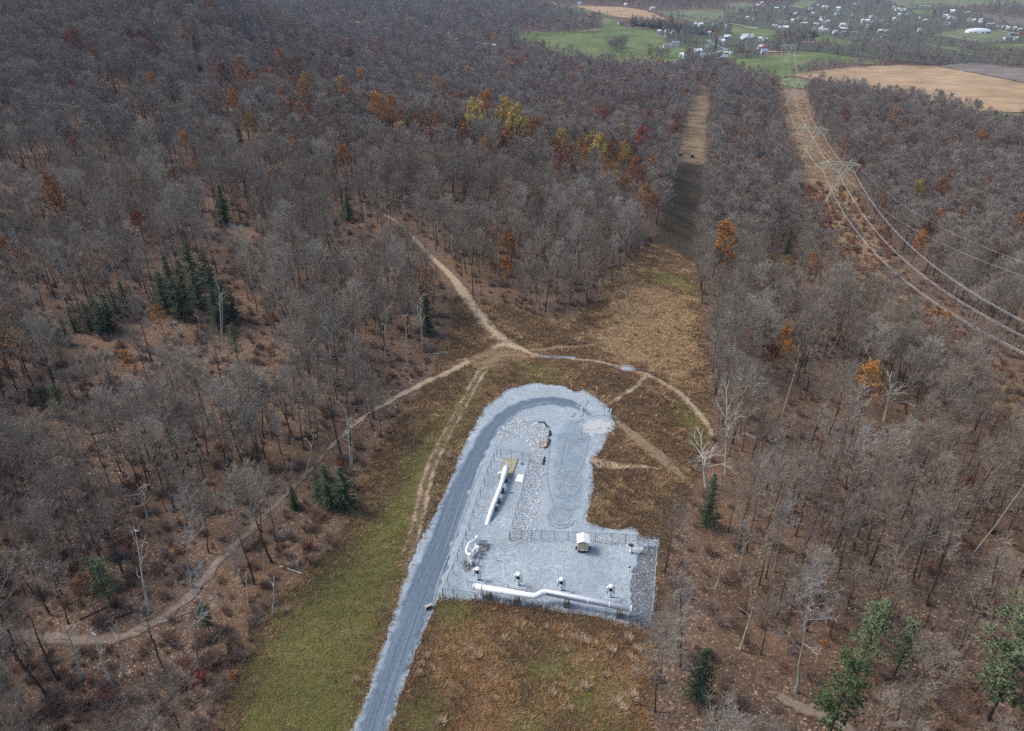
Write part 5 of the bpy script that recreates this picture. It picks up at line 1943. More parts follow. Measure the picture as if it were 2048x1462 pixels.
HT, HW, HA = 31.0, 13.5, 27.0


def make_pylon(x_, y_, s, label):
    z_ = float(hz(x_, y_))
    t = empty('lattice_pylon', (x_, y_, z_), -math.atan(.285), label, 'pylon', 'lattice pylons of the power line')
    t.scale = (1, 1, s)
    V_ = Vector
    base = [V_((sx * 4.3, sy * 3.6, -.3)) for sx, sy in ((-1, -1), (1, -1), (1, 1), (-1, 1))]
    top = [V_((sx * 1.5, sy * 1.1, HW)) for sx, sy in ((-1, -1), (1, -1), (1, 1), (-1, 1))]
    for a, b in zip(base, top):
        mb = MB()
        mb.bar(a, b, .15, 4)
        mb.build('leg', MAT['pylon'], t)
    mb = MB()
    for i in range(4):
        j = (i + 1) % 4
        lattice(mb, (base[i], top[i]), (base[j], top[j]), 4, .075)
    mb.build('body_bracing', MAT['pylon'], t)
    for s_ in (-1, 1):
        mb = MB()
        a0 = [V_((s_ * 1.5, sy * 1.1, HW)) for sy in (-1, 1)] + [V_((s_ * .1, sy * 1.0, HW + .9)) for sy in (-1, 1)]
        a1 = [V_((s_ * 7.6, sy * .8, HA)) for sy in (-1, 1)] + [V_((s_ * 5.0, sy * .8, HA)) for sy in (-1, 1)]
        for a, b in zip(a0, a1):
            mb.bar(a, b, .12, 4)
        lattice(mb, (a0[0], a1[0]), (a0[2], a1[2]), 5, .06)
        lattice(mb, (a0[1], a1[1]), (a0[3], a1[3]), 5, .06)
        mb.build('arm', MAT['pylon'], t)
    mb = MB()
    for sy in (-1, 1):
        lo_, hi_ = (V_((-13.5, sy * .15, HA + .1)), V_((13.5, sy * .15, HA + .1))), None
        bl = [V_((-13.5, sy * .12, HA)), V_((-6.3, sy * .9, HA)), V_((6.3, sy * .9, HA)), V_((13.5, sy * .12, HA))]
        tl = [V_((-13.5, sy * .12, HA + .25)), V_((-6.3, sy * .9, HA + 1.9)), V_((6.3, sy * .9, HA + 1.9)), V_((13.5, sy * .12, HA + .25))]
        for i in range(3):
            mb.bar(bl[i], bl[i + 1], .11, 4)
            mb.bar(tl[i], tl[i + 1], .11, 4)
            lattice(mb, (bl[i], bl[i + 1]), (tl[i], tl[i + 1]), 4, .055)
        for s_ in (-1, 1):
            mb.bar((s_ * 5.2, sy * .9, HA + 1.9), (s_ * 6.8, 0, HT), .09, 4)
            mb.bar((s_ * 8.3, sy * .5, HA + 1.2), (s_ * 6.8, 0, HT), .09, 4)
    for xx_ in np.linspace(-12, 12, 9):
        k_ = 1 - max(0, abs(xx_) - 6.3) / 7.2
        mb.bar((xx_, -.9 * k_, HA), (xx_, .9 * k_, HA), .05, 4)
    mb.build('crossarm', MAT['pylon'], t)
    for px_ in (-10, 0, 10):
        mb = MB()
        w_ = 2.5
        for s_ in (-1, 1):
            mb.tube([(px_ + s_ * w_, 0, HA - .05), (px_, 0, HA - 4.5)], .12, 6)
        mb.build('insulator', MAT['glass'], t)
    R_ = Matrix.Translation(V_((x_, y_, z_))) @ Matrix.Rotation(-math.atan(.285), 4, 'Z') @ Matrix.Diagonal((1, 1, s, 1))
    PYL.append(R_)
    return t


make_pylon(P0[1], P0[0], P0[2], 'lattice pylon on the right ridge, nearest the gravel yard')
for (y_, x_, s_), lb in zip(spots, ('nearest grey lattice pylon of the visible row, arms spread wide', 'second lattice pylon, just beyond the nearest one in the strip', 'third lattice pylon at the far end of the brushy strip', 'fourth lattice pylon beyond the green meadow', 'farthest faint lattice pylon among village evergreens')):
    make_pylon(x_, y_, s_, lb)


def span(a, b, sag, n=22):
    return [a.lerp(b, k / n) - Vector((0, 0, 4 * sag * (k / n) * (1 - k / n))) for k in range(n + 1)]


SAGS = [22.0, 3.2, 7.5, 8.5, 13]
for px_, lb in ((-10, 'left thick power conductor'), (0, 'middle thick power conductor'), (10, 'right thick power conductor')):
    mb = MB()
    for (ox, oz) in ((-.22, .0), (.22, .0), (0, -.36)):
        path = []
        for k in range(len(PYL) - 1):
            a = PYL[k] @ Vector((px_ + ox, 0, HA - 4.6 + oz))
            b = PYL[k + 1] @ Vector((px_ + ox, 0, HA - 4.6 + oz))
            s_ = span(a, b, SAGS[k])
            path += s_ if not path else s_[1:]
        mb.tube(path, .034, 5, 0)
    tag(mb.build('power_conductor', MAT['wire']), lb + ' of the line sweeping across the right-hand woods', 'power cable', 'power line conductors')
for px_, lb in ((-6.8, 'left thin shield wire'), (6.8, 'right thin shield wire')):
    mb = MB()
    path = []
    for k in range(len(PYL) - 1):
        a, b = PYL[k] @ Vector((px_, 0, HT)), PYL[k + 1] @ Vector((px_, 0, HT))
        s_ = span(a, b, SAGS[k] * .7)
        path += s_ if not path else s_[1:]
    mb.tube(path, .028, 4, 0)
    tag(mb.build('shield_wire', MAT['wire']), lb + ' running above the thick conductors over the right-hand woods', 'power cable', 'shield wires')

# ------------------------------------------------------------------ tractors mowing the cleared strip
MAT['tractor_green'] = paint('green_tractor_paint', (.02, .10, .035), .4, 0, .1)
MAT['cab_glass'] = paint('dark_cab_glass', (.02, .03, .035), .15, 0, .2)
MAT['rim_yellow'] = paint('yellow_wheel_paint', (.55, .42, .05), .5, 0, .1)
for px, py, rz, lb in ((1359.5, 311, .15, 'green tractor with white-roofed cab, at the left edge of the mown strip'), (1384, 314, -.1, 'green tractor with white-roofed cab, in the middle of the mown strip')):
    t = empty('tractor', g1(px, py), rz, lb, 'tractor', 'tractors on the cleared strip')
    mb = MB()
    mb.box((0, 1.6, 1.35), (.95, 2.1, .95), 0, taper=.9)
    mb.box((0, -.1, .95), (.9, 2.4, .5), 0)
    mb.box((0, 2.7, 1.2), (.85, .18, .7), 0)
    for s in (-1, 1):
        mb.box((s * .95, -.75, 1.75), (.5, 1.4, .12), 0)
    mb.build('body', MAT['tractor_green'], t)
    cab = MB()
    cab.box((0, -.5, 2.15), (1.45, 1.5, 1.1), 0, taper=.92)
    cb = cab.build('cab', MAT['cab_glass'], t)
    mb = MB()
    mb.box((0, -.5, 2.78), (1.6, 1.7, .16), 0, taper=.9)
    mb.build('cab_roof', MAT['steel_white'], cb)
    for s in (-1, 1):
        for yy_, r_, w_ in ((-.75, .88, .5), (1.9, .55, .36)):
            mb = MB()
            mb.tube([(s * (.95 - w_ / 2), yy_, r_), (s * (.95 + w_ / 2), yy_, r_)], r_, 20)
            w = mb.build('wheel', MAT['black'], t)
            mb = MB()
            mb.tube([(s * (.95 + w_ / 2 - .02), yy_, r_), (s * (.95 + w_ / 2 + .03), yy_, r_)], r_ * .5, 16)
            mb.build('rim', MAT['rim_yellow'], w)
    mb = MB()
    mb.box((0, -2.2, .45), (3.0, 1.5, .35), 0)
    mb.bar((0, -1.2, .7), (0, -1.6, .55), .08, 6)
    mb.build('mower_deck', MAT['tractor_green'], t)

# ------------------------------------------------------------------ houses and barns of the valley
WALLC = {'white': (.62, .62, .60), 'grey': (.30, .31, .32), 'tan': (.40, .33, .24), 'red': (.30, .06, .05), 'pale': (.48, .50, .52), 'yellow': (.55, .42, .18)}
ROOFC = {'grey': (.20, .21, .23), 'dark': (.085, .085, .095), 'white': (.66, .68, .70), 'blue': (.24, .31, .40), 'pink': (.46, .24, .24), 'green': (.12, .24, .20), 'red': (.34, .07, .06), 'brown': (.16, .11, .085)}
for k_, v_ in WALLC.items():
    MAT['w_' + k_] = paint(k_ + '_siding', v_, .8, 0, .06, .5)
for k_, v_ in ROOFC.items():
    MAT['r_' + k_] = paint(k_ + '_roofing', v_, .7, 0, .1, .5)
MAT['pane'] = paint('dark_window_pane', (.03, .035, .045), .2, 0, .2)
HS = [  # photo px, width px, wall, roof, form (h house, b barn, l long shed)
    (1334, 95, 15, 'white', 'grey', 'h'), (1351, 91, 15, 'white', 'grey', 'h'), (1380, 113, 13, 'white', 'grey', 'h'), (1395, 107, 16, 'white', 'white', 'h'), (1411, 118, 20, 'white', 'white', 'b'), (1447, 120, 13, 'grey', 'blue', 'b'), (1363, 114, 6, 'white', 'white', 'h'), (1369, 118, 6, 'white', 'white', 'h'),
    (1494, 79, 23, 'white', 'white', 'b'), (1418, 69, 8, 'white', 'white', 'h'), (1424, 72, 7, 'white', 'grey', 'h'), (1454, 78, 12, 'pale', 'white', 'b'), (1440, 79, 7, 'white', 'grey', 'h'), (1446, 86, 7, 'white', 'white', 'h'), (1451, 90, 9, 'pale', 'blue', 'h'), (1401, 52, 9, 'white', 'white', 'b'), (1391, 51, 4, 'white', 'white', 'h'),
    (1430, 53, 11, 'pale', 'grey', 'h'), (1453, 54, 6, 'white', 'grey', 'h'), (1318, 66, 5, 'white', 'white', 'h'), (1334, 65, 8, 'white', 'grey', 'h'), (1344, 68, 6, 'white', 'white', 'h'), (1331, 76, 5, 'white', 'grey', 'h'), (1414, 95, 8, 'white', 'grey', 'l'), (1521, 99, 11, 'white', 'white', 'b'), (1529, 101, 10, 'red', 'red', 'b'),
    (1527, 108, 13, 'white', 'blue', 'b'), (1511, 107, 10, 'tan', 'brown', 'b'), (1548, 55, 9, 'white', 'white', 'h'), (1560, 58, 6, 'white', 'white', 'h'), (1571, 58, 10, 'white', 'white', 'h'), (1520, 81, 6, 'white', 'white', 'h'), (1529, 83, 7, 'white', 'white', 'h'), (1451, 108, 5, 'tan', 'white', 'l'), (1462, 109, 5, 'white', 'white', 'l'),
    (1607, 49, 13, 'white', 'white', 'l'), (1638, 11, 6, 'white', 'grey', 'h'), (1649, 17, 11, 'white', 'white', 'h'), (1620, 20, 8, 'white', 'white', 'h'), (1676, 19, 8, 'white', 'white', 'h'), (1672, 25, 10, 'white', 'grey', 'h'), (1625, 30, 5, 'white', 'white', 'h'), (1645, 38, 9, 'white', 'grey', 'h'), (1612, 40, 4, 'white', 'grey', 'h'),
    (1641, 44, 5, 'white', 'white', 'h'), (1632, 50, 11, 'white', 'white', 'l'), (1646, 48, 6, 'white', 'grey', 'h'), (1654, 46, 7, 'white', 'white', 'h'), (1674, 30, 10, 'pale', 'blue', 'h'), (1641, 62, 6, 'white', 'white', 'h'), (1649, 63, 8, 'white', 'white', 'h'), (1656, 63, 6, 'white', 'grey', 'h'), (1645, 58, 6, 'white', 'white', 'h'), (1631, 61, 9, 'white', 'pink', 'h'),
    (1669, 67, 8, 'white', 'white', 'h'), (1689, 67, 12, 'white', 'blue', 'l'), (1711, 68, 19, 'pale', 'green', 'l'), (1690, 60, 20, 'yellow', 'white', 'l'), (1684, 53, 9, 'white', 'white', 'h'), (1693, 52, 7, 'white', 'grey', 'h'), (1727, 44, 9, 'white', 'white', 'h'), (1735, 44, 7, 'white', 'white', 'h'), (1722, 51, 7, 'pale', 'grey', 'h'), (1734, 55, 8, 'white', 'grey', 'h'),
    (1762, 44, 7, 'white', 'grey', 'h'), (1746, 46, 5, 'pale', 'grey', 'h'), (1618, 88, 20, 'white', 'pink', 'l'), (1750, 79, 11, 'pale', 'green', 'l'), (1768, 75, 15, 'grey', 'grey', 'l'), (1758, 65, 5, 'tan', 'white', 'h'), (1764, 65, 5, 'tan', 'white', 'h'), (1772, 65, 5, 'tan', 'white', 'h'), (1715, 9, 13, 'pale', 'blue', 'l'), (1795, 21, 10, 'white', 'white', 'h'),
    (1806, 22, 8, 'white', 'white', 'h'), (1818, 29, 10, 'white', 'grey', 'l'), (1787, 17, 5, 'white', 'white', 'h'), (1762, 12, 6, 'white', 'blue', 'h'), (1845, 14, 8, 'white', 'white', 'l'), (1798, 32, 5, 'white', 'white', 'h'), (1741, 36, 4, 'white', 'white', 'h'), (1751, 38, 4, 'white', 'grey', 'h'), (1788, 40, 5, 'white', 'white', 'h'), (1797, 42, 6, 'pale', 'grey', 'h'),
    (1838, 64, 6, 'white', 'white', 'h'), (1704, 32, 6, 'white', 'grey', 'h'), (1701, 43, 7, 'pale', 'grey', 'h'), (1855, 14, 12, 'white', 'white', 'l'), (1904, 25, 9, 'white', 'white', 'h'), (1890, 34, 8, 'white', 'white', 'h'), (1934, 26, 12, 'pale', 'white', 'l'), (1850, 42, 8, 'white', 'white', 'l'), (1840, 38, 5, 'pale', 'grey', 'h'), (1909, 37, 6, 'white', 'grey', 'h'),
    (1898, 37, 3, 'white', 'white', 'h'), (1937, 42, 9, 'pale', 'grey', 'h'), (1947, 43, 5, 'white', 'white', 'h'), (1959, 48, 7, 'white', 'white', 'h'), (1961, 43, 6, 'white', 'white', 'h'), (1980, 50, 12, 'white', 'white', 'l'), (1996, 54, 5, 'white', 'grey', 'h'), (2009, 55, 9, 'white', 'white', 'l'), (2015, 59, 6, 'white', 'white', 'h'), (2028, 60, 6, 'pale', 'white', 'h'),
    (2041, 61, 12, 'white', 'white', 'l'), (1891, 50, 8, 'pale', 'grey', 'h'), (1902, 49, 7, 'pale', 'grey', 'h'), (2019, 78, 24, 'pale', 'grey', 'l'), (2030, 80, 6, 'white', 'white', 'h'), (2040, 69, 6, 'red', 'red', 'h'), (2024, 70, 12, 'grey', 'green', 'l'), (562, 30, 8, 'white', 'grey', 'h'), (617, 24, 5, 'white', 'white', 'h'), (711, 51, 4, 'white', 'white', 'h'),
    (719, 51, 6, 'white', 'white', 'h'), (731, 51, 6, 'white', 'grey', 'h'), (850, 62, 14, 'white', 'grey', 'h'), (889, 72, 19, 'white', 'white', 'l'), (914, 85, 4, 'white', 'white', 'h'), (927, 84, 12, 'white', 'grey', 'h'), (959, 91, 5, 'white', 'white', 'h'), (975, 94, 11, 'pale', 'white', 'h'), (988, 96, 6, 'white', 'white', 'h'), (916, 37, 5, 'white', 'white', 'h'),
    (1016, 109, 9, 'pale', 'grey', 'h'), (1029, 109, 7, 'pale', 'grey', 'h'), (1242, 50, 12, 'tan', 'brown', 'b'), (1158, 10, 8, 'white', 'blue', 'h'), (1251, 12, 6, 'white', 'white', 'h'), (1305, 19, 10, 'pale', 'white', 'h'), (1515, 13, 7, 'white', 'white', 'h'), (1529, 14, 6, 'white', 'grey', 'h'), (1553, 18, 7, 'white', 'white', 'l'), (1567, 18, 6, 'white', 'white', 'h'), (1523, 8, 5, 'white', 'white', 'h'),
    (1541, 11, 6, 'pale', 'grey', 'h'), (1480, 36, 8, 'white', 'grey', 'h'), (1494, 38, 5, 'white', 'white', 'h'), (1508, 40, 5, 'pale', 'grey', 'h'), (1590, 30, 5, 'white', 'white', 'h'), (1597, 38, 6, 'white', 'grey', 'h'), (1585, 44, 6, 'white', 'white', 'h'),
]
BUILT = []


def house(px, py, wpx, wall, roof, form, k):
    p = g1(px, py)
    d = float(project(p)[2][0])
    r = random.Random(k * 7 + 3)
    w = max(6.5, wpx * d / FPX)
    dp = {'h': .62, 'b': .75, 'l': .32}[form] * w
    dp = min(max(dp, 6.0), 20)
    h = {'h': 5.2, 'b': 5.5, 'l': 3.8}[form] * r.uniform(.9, 1.1)
    h = min(h, w * .75)
    nm = {'h': 'house', 'b': 'barn', 'l': 'long_shed'}[form]
    noun = ('large ' if w > 17 else 'small ' if w < 8 else '') + {'pale': 'pale grey', 'grey': 'grey'}.get(wall, wall) + ' ' + nm.replace('_', ' ') + ', ' + roof + ' roof'
    t = empty(nm, p, r.uniform(-.45, .45) - .1, None, nm.replace('_', ' '), {'h': 'houses of the valley', 'b': 'barns of the valley', 'l': 'long sheds of the valley'}[form])
    mb = MB()
    mb.box((0, 0, h / 2 - 1), (w, dp, h + 2), 0)
    rh = dp * (.34 if form != 'l' else .2)
    for s in (-1, 1):
        mb.add([(s * w / 2, -dp / 2, h), (s * w / 2, dp / 2, h), (s * w / 2, 0, h + rh)], [(0, 1, 2) if s > 0 else (2, 1, 0)])
    if form == 'h' and w > 11:
        mb.box((w * .30, -dp * .62, h * .42 - 1), (w * .34, dp * .5, h * .84 + 2), 0)
    mb.build('wall', MAT['w_' + wall], t)
    mb = MB()
    e = .5
    for s in (-1, 1):
        a = [(-w / 2 - e, s * (dp / 2 + e), h - e * .5), (w / 2 + e, s * (dp / 2 + e), h - e * .5), (w / 2 + e, 0, h + rh + .15), (-w / 2 - e, 0, h + rh + .15)]
        b = [(x_, y_, z_ - .25) for x_, y_, z_ in a]
        fs = [(0, 1, 2, 3), (7, 6, 5, 4), (0, 4, 5, 1), (1, 5, 6, 2), (3, 7, 4, 0)]
        mb.add(a + b, fs if s < 0 else [tuple(reversed(f)) for f in fs])
    if form == 'h' and w > 11:
        mb.box((w * .30, -dp * .64, h * .86 + .1), (w * .38, dp * .56, .3), 0)
    rf = mb.build('roof', MAT['r_' + roof], t)
    if w > 11 and d < 1900:
        if form == 'h':
            mb = MB()
            mb.box((-w * .2, 0, h + rh + .3), (.9, .9, 1.6), 0)
            mb.build('chimney', MAT['r_brown'], rf)
        for i in range(3 if form == 'h' else 2):
            for fl in ((1.3, 3.7) if form == 'h' else (1.4,)):
                mb = MB()
                mb.box((-w * .38 + i * w * .24, -dp / 2 - .02, fl), (1.1 if form == 'h' else 2.4, .12, 1.4 if form == 'h' else 2.6), 0)
                mb.build('window' if form == 'h' else 'door', MAT['pane'], t)
    ITEMS.append((t, noun, np.array(p)))
    BUILT.append((p[0], p[1], w * .6))


for k_, a_ in enumerate(HS):
    house(*a_, k_)

# the white domed riding hall
p = g1(1956, 66)
d = float(project(p)[2][0])
t = empty('riding_hall', p, -.12, 'long white domed hall beside the pale riding ground at the far right', 'hall')
L_, Wd, Hd = 46 * d / FPX, 22.0, 11.0
mb = MB()
n_, m_ = 14, 12
vs, fs = [], []
for i in range(n_ + 1):
    u = i / n_
    k_ = math.sin(math.pi * min(1, max(0, .06 + u * .88))) ** .28
    for j in range(m_ + 1):
        a = math.pi * j / m_
        vs.append(((u - .5) * L_, -math.cos(a) * Wd / 2 * k_, math.sin(a) * Hd * k_ - .3))
for i in range(n_):
    for j in range(m_):
        q = i * (m_ + 1) + j
        fs.append((q, q + m_ + 1, q + m_ + 2, q + 1))
fs.append(tuple(range(m_ + 1)))
fs.append(tuple(reversed(range(n_ * (m_ + 1), (n_ + 1) * (m_ + 1)))))
mb.add(vs, fs)
mb.build('shell', MAT['r_white'], t, True)
for u in (-.36, -.2, .1, .3, .4):
    mb = MB()
    mb.box((u * L_, -Wd * .47, 1.4), (3.0, 1.6, 3.2), 0)
    mb.build('door', MAT['pane'], t)
BUILT.append((p[0], p[1], L_ * .55))

# ------------------------------------------------------------------ the bare wood, nearest 300 one by one, the rest as a mass
ok = np.ones(len(W3), bool)
for (bx, by, br) in BUILT:
    m = (np.abs(W3[:, 0] - bx) < br + 12) & (W3[:, 1] < by + br + 4) & (W3[:, 1] > by - br - 26)
    ok[m] = False
for (py_, px_) in [(P0[0], P0[1])] + [(s[0], s[1]) for s in spots]:
    ok &= np.hypot(W3[:, 0] - px_, W3[:, 1] - py_) > 10
W3 = W3[ok]
X, Y, Z, S = W3.T
cx, cy, cd = project(np.stack([X, Y, Z + 9], 1))
N = len(W3)
u1, u2, u3 = RNG.random(N), RNG.random(N), RNG.random(N)
rz = RNG.uniform(0, 6.28, N)
patch = np.sin(X * .021 + 1.3) * np.cos(Y * .017 - .4) + .6 * np.sin(X * .06 + Y * .05)
right = (X > 18) & (Y < 150)
near = cd < 330
mid = (cd >= 330) & (cd < 900)
slim_p = np.where(right, .66, np.where(X < -10, .34, .40)) + .10 * patch
kindv = np.where(u1 < .035, 2, np.where(u2 < slim_p, 1, 0))          # 0 broad 1 slim 2 pale
size = (.56 + .74 * u3 ** 1.2) * np.where(kindv == 1, .92, 1.0)
size *= np.clip(S / 5.6, .85, 2.0) ** .55
inframe = (cx > -20) & (cx < 2068) & (cy > -10) & (cy < 1480)
order = np.argsort(np.where(inframe, cd, 1e9))
solo = order[:300]
is_solo = np.zeros(N, bool)
is_solo[solo] = True
nounk = ('broad-crowned bare tree', 'slender bare tree', 'pale-limbed bare tree')
kk = ('broad', 'slim', 'pale')
for i in solo:
    k_ = int(kindv[i])
    L_ = KIND[kk[k_]]
    nn = ('tall ' if size[i] > 1.05 else 'short ' if size[i] < .78 else '') + nounk[k_]
    tree_thing('bare_tree', L_[int(u1[i] * 997) % len(L_)], (X[i], Y[i], Z[i]), rz[i], float(size[i]), nn, 'tree', 'bare trees in the wood', lean=(float(RNG.uniform(-.05, .05)), float(RNG.uniform(-.05, .05))))

nearp = []
for key, bk in (('broad', 'bark'), ('slim', 'bark'), ('pale', 'bark_pale')):
    for T_, C_ in KIND[key]:
        m = bpy.data.meshes.new('near_tree')
        bmx = bmesh.new()
        bmx.from_mesh(T_)
        nt_ = len(bmx.faces)
        bmx.from_mesh(C_)
        bmx.faces.ensure_lookup_table()
        for f in bmx.faces[nt_:]:
            f.material_index = 1
        bmx.to_mesh(m)
        bmx.free()
        m.materials.append(MAT[bk])
        m.materials.append(C_.materials[0])
        nearp.append(m)
brownp = [join_pair('brown_leafy', *decid(s, H=15, R=3.3, base=.3, limbs=14, subs=5, twigs=4, tl=.8, leaf=3, ls=.24, forks=0), [MAT['bark'], MAT['twig'], MAT[m_]]) for s, m_ in ((61, 'brown'), (62, 'brown'), (63, 'rust'))]
NEARC = proto_collection('near_tree_kinds', nearp + brownp)
midp = [join_pair('mid_tree', *decid(s, H=h, R=R, base=b, limbs=18, subs=7, twigs=6, tr=.06, tl=1.2, forks=1, trunk_r=.013), [MAT['bark'], MAT['twig_far']]) for s, h, R, b in ((71, 14.5, 4.8, .50), (72, 15.5, 5.2, .52), (73, 14, 4.4, .48), (74, 17, 3.6, .56), (75, 15, 5.6, .50))]
midp += [join_pair('mid_leafy', *decid(s, H=15, R=3.6, base=.32, limbs=13, subs=4, twigs=4, tr=.04, tl=1.0, leaf=3, ls=.34, forks=0), [MAT['bark'], MAT['twig_far'], MAT[m_]]) for s, m_ in ((76, 'brown'), (77, 'brown'), (78, 'rust'))]
midp += [join_pair('mid_evergreen', *conifer(79, 15, 2.8, step=.8, per=7, sl=.9, clump=3), [MAT['bark'], MAT['needle'], MAT['needle']])]
MIDC = proto_collection('mid_tree_kinds', midp)
farp = [join_pair('far_tree', *decid(s, H=h, R=R, base=b, limbs=13, subs=5, twigs=4, tr=.115, tl=1.8, forks=0), [MAT['bark'], MAT['twig_far']]) for s, h, R, b in ((81, 14, 5.0, .44), (82, 15, 5.4, .46), (83, 13.5, 4.6, .42), (84, 15, 5.8, .46))]
farp += [join_pair('far_leafy', *decid(s, H=15, R=4.0, base=.32, limbs=9, subs=3, twigs=4, tr=.08, tl=1.4, leaf=2, ls=.65, forks=0), [MAT['bark'], MAT['twig_far'], MAT[m_]]) for s, m_ in ((85, 'brown'), (86, 'rust'))]
farp += [join_pair('far_evergreen', *conifer(87, 15, 3.4, step=1.2, per=7, sl=1.5, clump=2), [MAT['bark'], MAT['needle'], MAT['needle']])]
FARC = proto_collection('far_tree_kinds', farp)

u4 = RNG.random(N)
ridge = (cy > 90) & (cy < 340) & (cx > 420) & (cx < 1330)
brown_p = np.where(ridge, .20, .06) + .05 * (patch > .6)
rest = ~is_solo
sel = rest & near
idx = np.where(kindv == 0, (u4 * 4.999).astype(int), np.where(kindv == 1, 5 + (u4 * 3.999).astype(int), 9 + (u4 * 1.999).astype(int)))
bi = u2 * 7.77 % 1
idx = np.where(bi < brown_p * .6, 11 + (u4 * 2.999).astype(int), idx)
scatter('near_woodland', W3[sel, :3], rz[sel], size[sel], idx[sel], NEARC, 'leafless grey-brown woodland behind the nearest trees', 'woodland', .05)
sel = rest & mid
idx = np.where(bi < brown_p, 5 + (u4 * 2.999).astype(int), (u4 * 4.999).astype(int))
idx = np.where((bi > .995), 8, idx)
scatter('middle_woodland', W3[sel, :3], rz[sel], size[sel], idx[sel], MIDC, 'leafless woodland covering the ridge and middle distance', 'woodland', .04)
sel = rest & (cd >= 900)
idx = np.where(bi < brown_p * .8, 4 + (u4 * 1.999).astype(int), (u4 * 3.999).astype(int))
vil = inside(X, Y, VILLAGE)
pin = inside(X, Y, PINES)
idx = np.where((bi > np.where(vil, .86, .988)) | (pin & (bi > .15)), 6, idx)
vs_ = np.where(vil, .72, 1.0)
scatter('far_woodland', W3[sel, :3], rz[sel], (size * vs_)[sel], idx[sel], FARC, 'hazy far woodland round the valley fields and village', 'woodland', .03)
print('woods', sel.sum(), (rest & mid).sum(), (rest & near).sum())

# rows and clumps of trees among the far fields
hp, hs, hi_ = [], [], []


def hedge(pts, step, rows=1, s=.75, kinds=(0, 1, 2, 3)):
    q = np.array(pts, float)
    w = G(q[:, 0], q[:, 1])
    for a, b in zip(w[:-1], w[1:]):
        n = max(1, int(np.hypot(*(b - a)[:2]) / step))
        for k in range(n):
            for r_ in range(rows):
                t_ = (k + RNG.random()) / n
                x_, y_ = a[0] + (b[0] - a[0]) * t_ + RNG.uniform(-3, 3) * rows, a[1] + (b[1] - a[1]) * t_ + RNG.uniform(-4, 4) * rows
                hp.append((x_, y_, float(hz(x_, y_))))
                hs.append(s * RNG.uniform(.6, 1.2))
                hi_.append(int(RNG.choice(kinds)))


hedge([(1193, 35), (1212, 34), (1245, 38), (1300, 44)], 9, 1, .6)
hedge([(1578, 151), (1640, 141), (1684, 136), (1740, 132), (1800, 130), (1868, 132), (1946, 126), (2060, 137)], 7, 3, .72)
hedge([(1605, 146), (1640, 128), (1684, 128)], 8, 2, .6)
hedge([(1545, 99), (1600, 103), (1660, 106), (1720, 113), (1790, 124), (1860, 128)], 8, 3, .8)
hedge([(1542, 162), (1562, 157), (1580, 152)], 9, 1, .3)
hedge([(1562, 173), (1585, 175), (1608, 180), (1618, 172)], 6, 1, .4)
hedge([(1225, 100), (1245, 102)], 3, 4, .95)
hedge([(1220, 96), (1250, 95)], 4, 3, 1.0)
hedge([(1305, 112), (1340, 115)], 5, 4, .85)
hedge([(1040, 74), (1060, 84), (1085, 96), (1110, 104)], 22, 1, 1.0, (0, 1, 2, 4))
hedge([(1258, 46), (1300, 52), (1350, 60), (1420, 70)], 5, 4, 1.0, (6, 6, 6, 0))
hedge([(1010, 80), (1030, 85)], 5, 4, 1.2, (6, 6, 6, 0))
hedge([(1080, 22), (1110, 28), (1150, 32), (1190, 36)], 8, 2, 1.0, (6, 0, 1))
hedge([(1550, 76), (1575, 78), (1600, 76), (1628, 70)], 5, 4, 1.0, (6, 6, 6, 1))
hedge([(1460, 116), (1490, 118), (1520, 115)], 5, 3, .8, (0, 1, 4))
hedge([(1470, 106), (1485, 104)], 5, 3, .9, (6, 0))
hedge([(1885, 89), (1930, 95), (1985, 106), (2055, 112)], 7, 3, .7)
hedge([(1846, 86), (1900, 88), (1964, 92), (2010, 90)], 8, 2, .6)
hedge([(1820, 19), (1880, 18), (1950, 22), (2055, 26)], 9, 3, .9)
hedge([(1955, 30), (2000, 34), (2050, 40)], 9, 1, .6)
hedge([(1351, 39), (1400, 47), (1447, 44)], 9, 2, .8)
hedge([(1447, 22), (1480, 29), (1516, 22)], 9, 2, .9)
hedge([(1080, 70), (1130, 67), (1200, 60)], 8, 3, 1.1)
scatter('field_trees', hp, RNG.uniform(0, 6.28, len(hp)), hs, hi_, FARC, 'bare hedgerows and tree clumps between the far fields', 'hedgerow', .03)

# ------------------------------------------------------------------ undergrowth, grass, stones
MAT['blade_brown'] = m_twig('brown_blades', [(0, (0.071, 0.046, 0.029)), (.35, (0.126, 0.081, 0.047)), (.7, (0.181, 0.120, 0.070)), (1, (0.097, 0.066, 0.046))])
MAT['blade_tan'] = m_twig('tan_blades', [(0, (0.326, 0.225, 0.123)), (.4, (0.494, 0.348, 0.197)), (.75, (0.406, 0.263, 0.132)), (1, (0.621, 0.464, 0.276))])
MAT['blade_orange'] = m_twig('orange_blades', [(0, (0.279, 0.158, 0.072)), (.5, (0.389, 0.228, 0.110)), (1, (0.477, 0.297, 0.156))])
MAT['blade_green'] = m_twig('green_blades', [(0, (0.106, 0.106, 0.032)), (.4, (0.186, 0.177, 0.055)), (.75, (0.267, 0.235, 0.085)), (1, (0.156, 0.153, 0.049))])
GR = []
for k_, m_ in enumerate(('blade_brown', 'blade_tan', 'blade_orange', 'blade_green')):
    for s_ in range(2):
        GR.append(tuft_mesh('tuft', 200 + k_ * 10 + s_, 26, (.30, .36, .50, .20)[k_], .026, (.75, .75, .55, .65)[k_], MAT[m_]))
GRC = proto_collection('grass_kinds', GR)
px0, py0, px1, py1 = -75, 52, 75, 330
ng = 62000
gx = RNG.uniform(px0, px1, ng * 3)
gy = 52 + (330 - 52) * RNG.random(ng * 3) ** 1.9
